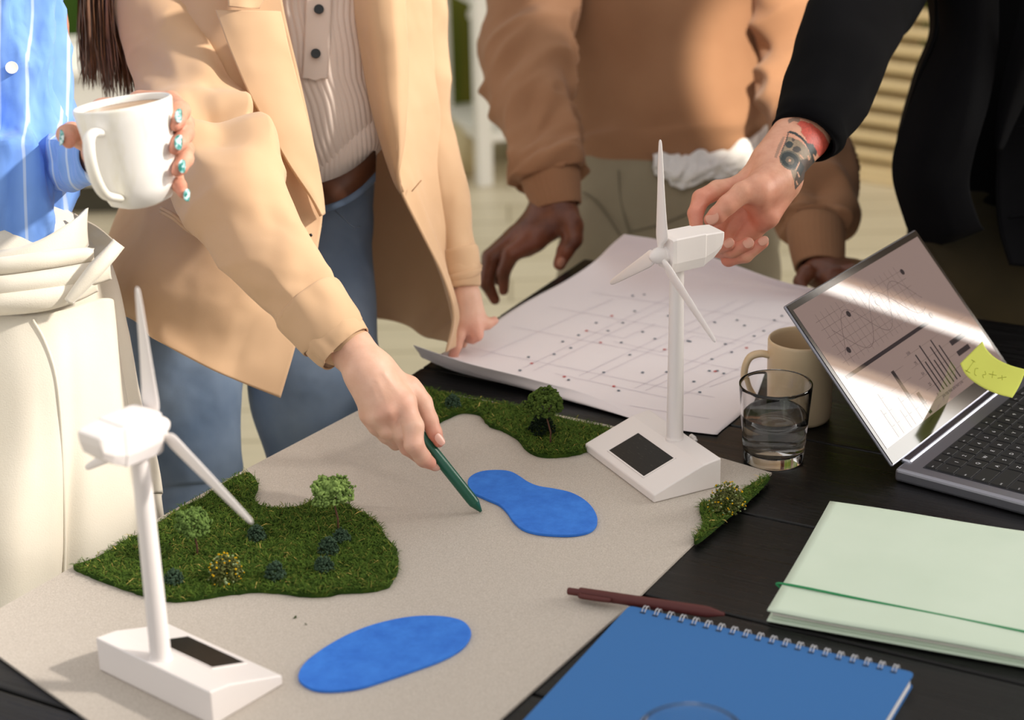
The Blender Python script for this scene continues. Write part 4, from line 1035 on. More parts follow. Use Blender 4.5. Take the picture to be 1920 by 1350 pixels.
    tip = G(902, 959, BZ+.0015); m1 = P(793, 822, Z+.012); d = m1-tip; Lp = np.linalg.norm(d); d /= Lp; end = tip+d*(Lp+.045)
    pt = thing('marker_pen', 'dark green pen in the pointing hand, its tip on the grey board', 'pen', tip)
    lathe_along('barrel', tip+d*.012, end, [(0, 0), (0, .0055), (.03, .0058), (.97, .0058), (1, .004), (1, 0)], gp, pt, 32)
    lathe_along('tip', tip, tip+d*.013, [(0, 0), (0, .0014), (.08, .0017), (.80, .0053), (.9, .0057), (1, .0055), (1, 0)], gp, pt, 32)

    # --- jeans: two legs and the hip part
    g = lambda x, y, Z, r: (P(x, y, Z), m_px(r, Z))
    jf = lambda s: (lambda t, th, q: .004*noise3(np.stack([t*5, np.cos(th)*1.2+s, np.sin(th)*1.2], -1))+.0025*np.clip(noise3(np.stack([t*16+np.sin(th), np.cos(th)+s, np.sin(th)], -1)), 0, 1))
    je = bpy.data.objects.new('jeans', None); 
    leg1 = loft_pts([g(500, 320, 2.25, 120), g(420, 480, 2.23, 150), g(342, 620, 2.2, 134), g(346, 760, 2.18, 108), g(362, 900, 2.18, 90), g(370, 1060, 2.2, 84), (np.array([-.41, 2.2, .25]), .085), (np.array([-.41, 2.22, .03]), .085)], 90, 48, .85, jf(1))
    leg2 = loft_pts([g(600, 290, 2.27, 108), g(602, 440, 2.27, 98), g(606, 560, 2.25, 100), g(586, 690, 2.24, 122), g(606, 850, 2.26, 110), g(620, 1000, 2.30, 92), (np.array([-.24, 2.40, .25]), .08), (np.array([-.24, 2.42, .03]), .08)], 90, 48, .8, jf(9))
    v, f = merge(loft_vf(leg1), loft_vf(leg2)); jeans = mesh_obj('jeans', v, f, denim, w)
    thread = mat('jeans_thread', srgb(92, 106, 124), .8)
    # fly and pocket seams
    Zs = 2.17
    # belt
    belt = [P(x, y, z) for x, y, z in ((560, 376, 2.18), (600, 366, 2.145), (640, 352, 2.14), (675, 330, 2.155), (705, 300, 2.19))]
    c = crom(np.array(belt), 24); up = -DN
    gB = np.stack([c-up*.0135, c-up*.0135-FW*.003, c+up*.0135-FW*.003, c+up*.0135], 1); mesh_obj('belt', gB.reshape(-1, 3), grid_faces(24, 4), leather, w, smooth=False); 
    wb = [P(x, y, z) for x, y, z in ((560, 392, 2.185), (600, 382, 2.150), (640, 368, 2.146), (675, 348, 2.160), (705, 320, 2.195))]; c = crom(np.array(wb), 24); gB = np.stack([c-up*.012, c-up*.012-FW*.004, c+up*.012-FW*.004, c+up*.012], 1)
    mesh_obj('waistband', gB.reshape(-1, 3), grid_faces(24, 4), denim, w)
    for pts in (((628, 395, 2.162), (645, 410, 2.158), (662, 425, 2.163), (676, 425, 2.175)),):
        tube('seam', crom(np.array([P(*q) for q in pts]), 20), .0008, thread, jeans, 5)

    # --- ribbed knit top
    def ribs(t, th, q): return .0016*np.abs(np.sin(th*36+.9*np.sin(t*9)+.5*np.sin(t*23+th*3)))-.0008+.005*noise3(np.stack([t*3, np.cos(th)*1.5, np.sin(th)*1.5], -1))
    top = loft_pts([g(560, -130, 2.18, 150), g(575, 0, 2.2, 150), g(590, 90, 2.2, 145), g(605, 170, 2.2, 135), g(620, 235, 2.2, 118), g(634, 300, 2.21, 100)], 110, 520, .62, ribs)
    tl = np.linspace(0, 1, 110)[:, None, None]; xo = ((top-P(640, 270, 2.2))@RT)[..., None]; top = top+(-DN)*xo*.85*np.clip((tl-.35)/.65, 0, 1)**2
    # slanted lower edge
    v, f = top.reshape(-1, 3), grid_faces(110, 520, True); kt = mesh_obj('ribbed_top', v, f, knit, w); solid(kt, .002, -1)
    hg = loft_pts([g(640, 284, 2.205, 101), g(640, 298, 2.205, 103), g(641, 318, 2.21, 99), g(642, 332, 2.215, 92)], 20, 520, .62, lambda t, th, q: .0012*np.abs(np.sin(th*36))-.002*np.cos(t*PI*2)); xo = ((hg-P(640, 270, 2.2))@RT)[..., None]; hg = hg+(-DN)*xo*.85
    solid(mesh_obj('ribbed_hem', hg.reshape(-1, 3), grid_faces(20, 520, True), knit, kt), .002, -1)
    # button placket
    pc = [[(x-24, y, 2.0735+dz), (x, y, 2.070+dz), (x+22, y, 2.074+dz)] for x, y, dz in ((600, -60, .00), (598, 0, .01), (596, 60, .012), (594, 110, .016), (592, 135, .020), (592, 150, .024))]
    def snap(x, y, r=0):                         # the point of the knit top under a pixel
        rr = ray(x, y); q = top.reshape(-1, 3)-CAM; tt = q@rr/(rr@rr); d = np.linalg.norm(q-tt[:, None]*rr, axis=1); sel = np.argsort(d)[:12]; zz = (q[sel]@FW).min(); return zz
    rows = []
    for x, y in ((600, -60), (598, -10), (596, 40), (594, 85), (592, 125), (590, 148)):
        rows.append([P(x+dx, y+(4 if dx == 0 and y > 140 else 0), snap(x+dx, y)-.0022) for dx in (-24, -12, 0, 12, 24)])
    patch('placket', rows, 40, 12, knit, kt, thick=.002)
    for x, y in ((598, 18), (592, 101)):
        z = snap(x, y)-.006; n = -FW*.9+np.array([.1, 0, .2]); n /= np.linalg.norm(n)
        v, f = lathe_vf([(0, 0), (.0052, 0), (.0058, .0008), (.0056, .0022), (.0040, .0018), (0, .0016)], 24, P(x, y, z), n); mesh_obj('button', v, f, btn_black, kt, sharp=40)

    # --- blazer: the shell wraps from one front edge round the back to the other
    S = [  # rows from top to hem; columns: front edge, front, left side, back, back, right side, right front edge
        [(515, -90, 2.09), (420, -90, 2.06), (300, -90, 2.10), (250, -90, 2.25), (420, -100, 2.38), (680, -100, 2.40), (800, -90, 2.30), (770, -90, 2.20), (690, -90, 2.12)],
        [(532, 20, 2.085), (420, 20, 2.06), (310, 20, 2.10), (260, 20, 2.25), (430, 20, 2.40), (700, 20, 2.42), (812, 20, 2.30), (765, 20, 2.19), (678, 20, 2.13)],
        [(560, 140, 2.085), (440, 140, 2.055), (330, 140, 2.10), (280, 140, 2.25), (450, 140, 2.40), (700, 140, 2.42), (826, 140, 2.30), (768, 140, 2.19), (690, 140, 2.135)],
        [(586, 260, 2.08), (460, 260, 2.04), (330, 260, 2.08), (260, 260, 2.22), (430, 260, 2.38), (700, 250, 2.42), (838, 260, 2.30), (782, 260, 2.19), (712, 260, 2.14)],
        [(604, 380, 2.07), (470, 380, 2.02), (310, 370, 2.05), (215, 380, 2.18), (400, 370, 2.36), (690, 360, 2.42), (852, 370, 2.30), (808, 380, 2.20), (752, 360, 2.14)],
        [(596, 460, 2.065), (460, 480, 2.0), (280, 450, 2.03), (192, 460, 2.16), (390, 450, 2.36), (696, 450, 2.43), (858, 460, 2.31), (838, 480, 2.22), (795, 445, 2.155)],
        [(576, 560, 2.06), (440, 570, 1.995), (265, 530, 2.02), (186, 530, 2.15), (380, 530, 2.36), (700, 530, 2.43), (860, 540, 2.31), (858, 560, 2.23), (832, 520, 2.17)],
        [(550, 660, 2.06), (420, 650, 2.0), (262, 585, 2.03), (193, 560, 2.15), (380, 570, 2.36), (705, 575, 2.43), (850, 590, 2.31), (862, 605, 2.24), (850, 590, 2.185)],
        [(525, 746, 2.06), (400, 695, 2.0), (270, 622, 2.03), (205, 578, 2.15), (380, 600, 2.36), (715, 600, 2.42), (800, 635, 2.33), (848, 645, 2.25), (837, 660, 2.20)]]
    def bd(u, v, q):
        r = noise3(np.stack([u*2.2+v*2.5, v*7, u*0+3], -1)); r2 = np.clip(noise3(np.stack([u*3.5-v*3, v*14+u*3, u*0+8], -1)), -.2, 1)
        return (.011*r+.011*r2)*np.clip(u*3, 0.2, 1)*np.clip(np.minimum(v, 1-v)*12, 0, 1)
    bl = patch('blazer', S, 120, 200, tan, w, bd, .003)
    # lapel (viewer's left), peak shape, lying on the front
    lap = [[(524, 22, 2.048), (490, 22, 2.030), (440, 21, 2.022), (405, 19, 2.022)], [(530, 45, 2.048), (496, 48, 2.031), (450, 52, 2.022), (417, 54, 2.020)], [(540, 90, 2.048), (508, 94, 2.034), (466, 98, 2.024), (434, 100, 2.020)],
           [(558, 160, 2.052), (528, 165, 2.038), (494, 170, 2.028), (466, 174, 2.022)], [(576, 230, 2.054), (552, 234, 2.042), (524, 238, 2.032), (503, 241, 2.026)], [(593, 300, 2.055), (575, 304, 2.045), (556, 308, 2.036), (543, 311, 2.030)],
           [(603, 358, 2.056), (596, 361, 2.050), (587, 364, 2.042), (580, 366, 2.038)], [(607, 400, 2.060), (606, 402, 2.056), (604, 404, 2.050), (602, 405, 2.046)]]
    lo = patch('lapel', lap, 80, 30, tan, bl, lambda u, v, q: -.004*np.sin(PI*v)*(1-u), .004)
    col = [[(512, -90, 2.045), (460, -90, 2.022), (410, -90, 2.03)], [(505, -30, 2.043), (465, -30, 2.018), (422, -30, 2.018)], [(492, 2, 2.040), (460, 2, 2.018), (427, -2, 2.014)], [(484, 15, 2.038), (458, 15, 2.018), (428, 12, 2.014)]]
    patch('collar', col, 20, 16, tan, bl, None, .004)
    # lapel roll, viewer's right
    lap2 = [[(662, -60, 2.13), (690, -60, 2.085), (730, -60, 2.08), (757, -60, 2.10)], [(668, 30, 2.13), (695, 30, 2.085), (735, 30, 2.08), (760, 30, 2.10)], [(680, 110, 2.13), (705, 110, 2.09), (742, 110, 2.085), (764, 110, 2.105)],
            [(697, 200, 2.135), (715, 200, 2.10), (745, 200, 2.095), (762, 195, 2.11)], [(716, 270, 2.14), (728, 270, 2.115), (748, 268, 2.11), (757, 262, 2.12)], [(738, 335, 2.145), (742, 335, 2.13), (746, 333, 2.125), (749, 328, 2.125)], [(752, 362, 2.148), (752, 362, 2.142), (753, 361, 2.140), (754, 360, 2.140)]]
    patch('lapel', lap2, 70, 30, tan, bl, lambda u, v, q: -.003*np.sin(PI*v), .004)
    # pocket welt and buttonholes
    wl = [P(x, y, z) for x, y, z in ((306, 392, 2.005), (330, 405, 1.995), (355, 425, 1.99), (384, 442, 1.985))]
    for dy in (0, 7): tube('pocket_welt', crom(np.array([q+DN*m_px(dy, 2)-FW*.0145 for q in wl]), 20), .0022, tan, bl, 8)
    hole = mat('buttonhole_thread', srgb(140, 96, 60), .9)
    tube('buttonhole', [P(561, 441, 2.026), P(581, 440, 2.030)], .0011, hole, bl, 6)
    v, f = lathe_vf([(0, 0), (.0018, 0), (.0018, .001), (0, .001)], 12, P(583, 441, 2.029), -FW); mesh_obj('button_mark', v, f, btn_black, bl)
    tube('buttonhole', [P(772, 359, 2.142), P(790, 338, 2.146)], .0006, hole, bl, 6)
    # right sleeve (viewer's left) bent at the elbow and reaching forward
    def arm_fold(t, th, q):
        e1 = np.exp(-((t-.46)/.13)**2); r = folds(4.2, .019, 10, 1.7, .9, lambda t: .35+e1)(t, th, q)
        s_ = t-.462-.012*np.cos(th); r += .011/(1+np.exp(-s_*260))*np.exp(-np.clip(s_, 0, 1)/.09)-.006*np.exp(-((s_+.012)/.012)**2)
        r += .007*np.exp(-((t-.53)/.05)**2)*np.cos(th-.4)+.004*np.sin(t*60+3*np.sin(th))*np.exp(-((t-.42)/.10)**2)
        return r*np.clip((1-t)*9, 0, 1)
    sleeve('sleeve', [(300, -110, 2.16, 92), (306, 0, 2.13, 90), (330, 110, 2.09, 82), (366, 215, 2.03, 84), (408, 310, 1.97, 88), (446, 385, 1.925, 86), (500, 475, 1.89, 76), (560, 548, 1.865, 68), (602, 598, 1.85, 61)], tan, bl, 260, 120, .8, arm_fold)
    # turned-up cuff in two layers
    ax = (P(648, 668, 1.842)-P(585, 575, 1.86)); 
    sleeve('cuff', [(574, 566, 1.860, 54), (576, 568, 1.860, 71), (600, 598, 1.853, 69), (622, 625, 1.847, 66), (624, 628, 1.847, 56)], tan, bl, 40, 96, .84, lambda t, th, q: .0012*noise3(np.stack([t*3, np.cos(th)*3, np.sin(th)*3], -1)), thick=.002)
    sleeve('cuff_lining', [(600, 598, 1.853, 56), (622, 625, 1.847, 62), (638, 644, 1.843, 59), (648, 655, 1.841, 55)], tan, bl, 30, 120, .85, lambda t, th, q: t*.0022*noise3(np.stack([t*3, np.cos(th)*3.5, np.sin(th)*3.5], -1))+t*.004*np.exp(-((th-2.2)/.25)**2), thick=.0015)
    # left sleeve (viewer's right), straight down to the paper
    sleeve('sleeve', [(770, -110, 2.28, 62), (782, 60, 2.28, 56), (798, 220, 2.28, 50), (825, 340, 2.27, 46), (848, 440, 2.26, 38), (864, 500, 2.25, 36), (867, 512, 2.25, 35)], tan, bl, 100, 64, .9, folds(7.7, .006, 8, 1.5, 1.3))
    sleeve('cuff', [(856, 466, 2.252, 28), (857, 470, 2.252, 40), (864, 505, 2.25, 37), (868, 536, 2.248, 34), (868, 537, 2.248, 28)], tan, bl, 24, 64, .9, thick=.002)

    # --- long brown hair over the shoulder
    hm = head_details(w, body, hc, hf, hs, srgb(70, 44, 30), True)
    V = []; F = []; n0 = 0
    for k in range(520):
        u = rng.uniform(0, 1); x0 = 150+105*u+rng.normal(0, 3); z = rng.uniform(2.10, 2.26)
        ln = rng.uniform(.6, 1.0)*(196 if u > .35 else 172); wav = rng.normal(0, 2.6); ph = rng.uniform(0, 6)
        pts = [(x0+25-12*u+wav*0, -260, z), (x0+8, -120, z), (x0+wav*math.sin(ph), -20, z), (x0+2+wav*math.sin(ph+1.5)*1.4, ln*.4, z+.004), (x0+5+10*(u-.3)+wav*math.sin(ph+3), ln*.75, z+.006), (x0+8+14*(u-.3)+wav*2*math.sin(ph+4), ln, z+.008)]
        c = crom(np.array([P(*q) for q in pts]), 18); wd = rng.uniform(.0006, .0016)*np.r_[np.ones(14), .8, .6, .4, .1]; s = RT*math.cos(ph)+FW*math.sin(ph)
        V.append(np.stack([c-s*wd[:, None], c+s*wd[:, None]], 1).reshape(-1, 3)); F.append(grid_faces(18, 2)+n0); n0 += 36
    hr = mat('brown_hair_strands', srgb(84, 54, 38), .45, .5); t = NT(hr); t.color(t.ramp(t.noise(t.coord((60, 60, 2)), 2, 3), [(.3, srgb(58, 36, 26)), (.7, srgb(134, 92, 64))]))
    mesh_obj('hair', np.concatenate(V), np.concatenate(F), hr, w, kind='stuff')
woman()
# ================================================================= person in the striped shirt, holding the white mug
def left_person():
    p = thing('person', 'person in a striped blue shirt and cream trousers holding a white mug', 'person', (-.62, 1.85, 0))
    skin = skin_mat('light_skin', srgb(214, 162, 138), srgb(196, 140, 116), srgb(196, 108, 90))
    Z = 1.66
    wm = mat('white_ceramic', srgb(240, 237, 230), .35, .5); t = NT(wm)
    t.color(t.ramp(t.noise(t.coord((14, 14, 5)), 2.2, 5, .6), [(.30, srgb(226, 222, 206)), (.52, srgb(240, 238, 234)), (.66, srgb(241, 239, 235)), (.72, srgb(226, 218, 196)), (.76, srgb(240, 238, 234))]))
    topc = P(229, 193, Z)
    vz = np.array([0, 0, 1.]); ax = vz*.995-RT*.115+np.array([0, .085, 0]); ax /= np.linalg.norm(ax)
    h = .0935; bot = topc-ax*h
    mugt = mug(bot, .0345, .0445, h, wm, 'white handmade mug of coffee held in the hand at the left', -FW*.93-RT*.40, tuple(ax), (.0885, mat('milk_coffee', srgb(176, 138, 98), .25, .5)), hscale=.62, rb=.019)
    # hand behind the mug: fingers come round its right side, thumb on its left
    core = [Chain(J(Z, (175, 292, .16, 32), (195, 275, .115, 34), (225, 250, .112, 38))), Chain(J(Z, (195, 215, .112, 32), (300, 205, .095, 26))), Chain(J(Z, (200, 250, .115, 34), (310, 250, .098, 24))), Chain(J(Z, (200, 290, .112, 30), (310, 295, .094, 22))), Chain(J(Z, (205, 310, .105, 26), (300, 330, .090, 20)))]
    i1 = J(Z, (262, 193, .095, 24), (320, 192, .066, 21), (338, 208, .028, 19), (333, 226, .006, 15), (329, 236, -.002, 11))
    i2 = J(Z, (300, 240, .092, 22), (344, 232, .050, 20), (346, 250, .020, 18), (336, 268, .004, 15), (327, 280, -.004, 11))
    i3 = J(Z, (300, 285, .090, 21), (345, 280, .046, 18.5), (346, 298, .020, 17), (338, 314, .006, 14), (331, 322, .0, 10.5))
    i4 = J(Z, (290, 318, .085, 19), (328, 330, .042, 15), (336, 348, .016, 13.5), (343, 362, .006, 11))
    th = J(Z, (170, 262, .088, 28), (135, 250, .065, 21), (124, 252, .036, 18), (129, 266, .016, 13))
    V, F = grow(core, [Chain(x, .003) for x in (i1, i2, i3, i4, th)], .0017, .014, .006)
    base, hc, hf, hs = person_base(P(-40, 560, 2.0), P(-20, 60, 2.02), P(-20, -190, 2.0), P(-60, 300, 1.9), P(150, 298, 1.92), P(-170, -30, 1.98), P(-10, -60, 2.06), P(-160, 250, 1.95), P(52, 255, 2.045), (-.66, 1.90, 0), (-.84, 1.86, 0), (-.62, 1.86, .46), (-.84, 1.84, .46), (.6, -.5, -.3))
    pk = [(q[-1][0], .016, .5) for q in (i1, i2, i3, i4, th)]
    body = body_mesh('body', base+[(V, F)], skin, p, pk)
    tealn = mat('teal_nail_varnish', srgb(40, 140, 130), .18, .6, coat=.8); t = NT(tealn); t.color(t.ramp(t.noise(t.coord(), 260, 2), [(.42, srgb(28, 122, 112)), (.52, srgb(120, 190, 190)), (.6, srgb(214, 236, 240))]))
    for (x, y, dz, ax_, w_, l_) in ((337, 217, -.0075, 8, .0085, .0125), (337, 267, -.0095, 10, .0095, .0135), (343.5, 312, -.0055, 10, .0085, .012), (352, 366, .000, -6, .0075, .011), (113, 258, .010, 6, .008, .014)):
        c = P(x, y, Z+dz); sgn = 1 if x > 200 else -1
        nail(body, c, DN+RT*(-.05), -FW*.6+RT*.75*sgn, w_, l_, tealn, .0008)
    # shirt
    def sf(t, th, q):
        return .016*noise3(np.stack([t*3+th*.8, np.cos(th)*2, np.sin(th)*2], -1))+.015*(.4-2.4*np.abs(noise3(np.stack([t*5-np.sin(th+.8)*3.0, np.cos(th)*3.4+4, np.sin(th)*3.4], -1))))+.007*(1-2*np.abs(noise3(np.stack([t*9-np.sin(th+.8)*3, np.cos(th)*6+4, np.sin(th)*6], -1))))
    shirt = loft('shirt', [(P(-95, -140, 1.98), m_px(190, 2)), (P(-92, 0, 1.98), m_px(196, 2)), (P(-92, 120, 1.97), m_px(198, 2)), (P(-88, 260, 1.96), m_px(206, 2)), (P(-84, 360, 1.95), m_px(214, 2)), (P(-86, 440, 1.96), m_px(204, 2)), (P(-90, 490, 1.98), m_px(184, 2)), (P(-90, 506, 2.0), m_px(166, 2))], 110, 120, shirtm, p, .62, sf, cap0=False, cap1=False, thick=.002)
    sleeve('shirt_sleeve', [(40, -110, 2.06, 84), (40, 40, 2.06, 80), (50, 200, 2.05, 70), (75, 290, 2.01, 60), (115, 302, 1.94, 50), (155, 298, 1.86, 45), (182, 292, 1.80, 42)], shirtm, shirt, 90, 64, .85, folds(3.3, .011, 7, 1.4, 1.2), thick=.0015)
    for x, y, r in ((22, 127, 12), (99, 293, 9.5), (103, 448, 8)):
        # buttons sit on the shirt surface
        g = np.array([v.co[:] for v in shirt.data.vertices])+origin_of(p); rr = ray(x, y); q = g-CAM; tt = q@rr/(rr@rr); d = np.linalg.norm(q-tt[:, None]*rr, axis=1); z = (q[np.argsort(d)[:10]]@FW).min()-.0015
        n = -FW+RT*.2; n /= np.linalg.norm(n); R_ = m_px(r, z)
        v, f = lathe_vf([(0, 0), (R_*.9, 0), (R_, .0006), (R_*.95, .0018), (R_*.6, .0013), (0, .0012)], 24, P(x, y, z), n); mesh_obj('button', v, f, btn_white, shirt, sharp=40)
    # trousers: hip part and two legs, with waistband, belt loop and tied sash
    def tf(s): return lambda t, th, q: .008*noise3(np.stack([t*2.2, np.cos(th)*1.6+s, np.sin(th)*1.6], -1))+.004*np.clip(noise3(np.stack([t*4+s, np.cos(th)*3, np.sin(th)*3], -1)), 0, 1)
    l1 = loft_pts([(P(-40, 470, 2.0), .085), (P(0, 530, 1.98), .118), (P(10, 640, 1.97), .130), (P(20, 800, 1.97), .140), (P(45, 960, 1.96), .145), (P(60, 1130, 1.97), .135), (np.array([-.60, 1.86, .3]), .12), (np.array([-.60, 1.86, .04]), .12)], 100, 90, .78, tf(2))
    l2 = loft_pts([(P(-160, 470, 2.0), .085), (P(-170, 560, 1.98), .120), (P(-170, 700, 1.92), .125), (P(-150, 860, 1.90), .13), (P(-150, 1050, 1.92), .13), (np.array([-.82, 1.84, .3]), .12), (np.array([-.82, 1.84, .04]), .12)], 80, 60, .8, tf(7))
    v, f = merge(loft_vf(l1), loft_vf(l2)); tr = mesh_obj('trousers', v, f, creamc, p)
    # pleated front leg (bright, nearest the camera) with a long side seam
    fl = [[(-60, 585, 1.865), (40, 590, 1.845), (120, 580, 1.85), (190, 560, 1.885), (215, 575, 1.92)], [(-60, 700, 1.845), (40, 700, 1.825), (125, 700, 1.835), (205, 690, 1.875), (232, 700, 1.915)], [(-70, 850, 1.830), (40, 850, 1.810), (125, 860, 1.83), (215, 850, 1.87), (262, 850, 1.91)],
          [(-80, 1000, 1.82), (30, 1010, 1.80), (120, 1020, 1.83), (220, 1000, 1.87), (300, 980, 1.91)], [(-90, 1150, 1.82), (30, 1160, 1.81), (110, 1150, 1.84), (230, 1140, 1.88), (330, 1120, 1.92)], [(-90, 1400, 1.82), (30, 1400, 1.81), (110, 1400, 1.84), (230, 1400, 1.88), (330, 1400, 1.92)]]
    fp = patch('trouser_front', fl, 100, 90, creamc, tr, lambda u, v, q: -.010*np.exp(-((v-.53)/.05)**2)*np.clip(u*2, 0, 1)+.004*noise3(np.stack([u*3, v*6, u*0], -1)), .003)
    # waistband, sash and belt carrier
    def band(name, pts, hgt, th, m, par, n=40, bulge=0.006):
        c = crom(np.array([P(*q[:3]) for q in pts]), n); hh = crom(np.array([[m_px(q[3], q[2])] for q in pts]), n)[:, 0]
        up = -DN; k = np.linspace(-1, 1, 9)
        g = c[:, None]+up*(k[None, :, None]*hh[:, None, None])-FW*(bulge*(1-k**2))[None, :, None]
        o = mesh_obj(name, g.reshape(-1, 3), grid_faces(n, 9), m, par); solid(o, th, -1); return o
    band('waistband', [(-80, 515, 1.865, 32), (0, 508, 1.850, 34), (70, 492, 1.85, 36), (130, 458, 1.87, 40), (160, 425, 1.90, 34)], 0, .004, creamc, tr)
    band('sash', [(-80, 545, 1.850, 16), (0, 540, 1.838, 16), (90, 528, 1.842, 16), (165, 515, 1.865, 17), (205, 505, 1.89, 15)], 0, .004, creamc, tr, bulge=.008)
    band('sash', [(-80, 572, 1.848, 18), (0, 568, 1.836, 18), (80, 560, 1.838, 18), (140, 545, 1.856, 16), (180, 530, 1.88, 12)], 0, .004, creamc, tr, bulge=.008)
    band('sash', [(-80, 500, 1.852, 12), (0, 500, 1.842, 13), (80, 490, 1.845, 14), (150, 480, 1.865, 12), (175, 478, 1.88, 8)], 0, .003, creamc, tr, bulge=.007)
    lo = [P(*q) for q in ((222, 458, 1.865), (205, 478, 1.848), (180, 505, 1.838), (150, 540, 1.835), (128, 566, 1.835))]
    c = crom(np.array(lo), 30); wv = m_px(13, 1.85)*np.r_[np.linspace(.9, 1, 15), np.linspace(1, .45, 15)]
    s = (RT*.75+(-DN)*-.0+DN*.6); s /= np.linalg.norm(s)
    g = np.stack([c-s*wv[:, None], c-s*wv[:, None]*.3-FW*.004, c+s*wv[:, None]*.4-FW*.004, c+s*wv[:, None]], 1); o = mesh_obj('belt_carrier', g.reshape(-1, 3), grid_faces(30, 4), creamc, tr); solid(o, .004, 0)
    flap = [[(140, 400, 1.93), (158, 412, 1.925), (180, 425, 1.92), (205, 445, 1.905), (224, 460, 1.885)], [(138, 430, 1.93), (155, 445, 1.93), (172, 458, 1.925), (190, 470, 1.91), (205, 482, 1.885)], [(120, 480, 1.92), (140, 486, 1.92), (158, 492, 1.91), (172, 498, 1.90), (184, 505, 1.88)]]
    patch('sash_end', flap, 30, 30, fabric('grey_cream_lining', srgb(190, 178, 158), srgb(170, 158, 138), .95, 700, .5), tr, lambda u, v, q: .002*noise3(np.stack([u*4, v*5, u*0], -1)), .003)
    seam = [P(x, y, z) for x, y, z in ((60, 590, 1.838), (85, 650, 1.822), (108, 730, 1.818), (118, 830, 1.815), (122, 930, 1.812), (122, 1060, 1.812))]
    def on_front(x, y):
        g = np.array([v.co[:] for v in fp.data.vertices])+origin_of(p); rr = ray(x, y); q = g-CAM; tt = q@rr/(rr@rr); d = np.linalg.norm(q-tt[:, None]*rr, axis=1); return (q[np.argsort(d)[:6]]@FW).mean()
    sp = [P(x, y, on_front(x, y)-.0026) for x, y in ((62, 600), (84, 640), (104, 700), (114, 780), (119, 880), (122, 1000), (121, 1090))]
    tube('front_seam', crom(np.array(sp), 60), .0016, creamc, tr, 6)
    head_details(p, body, hc, hf, hs, srgb(60, 42, 30))
left_person()

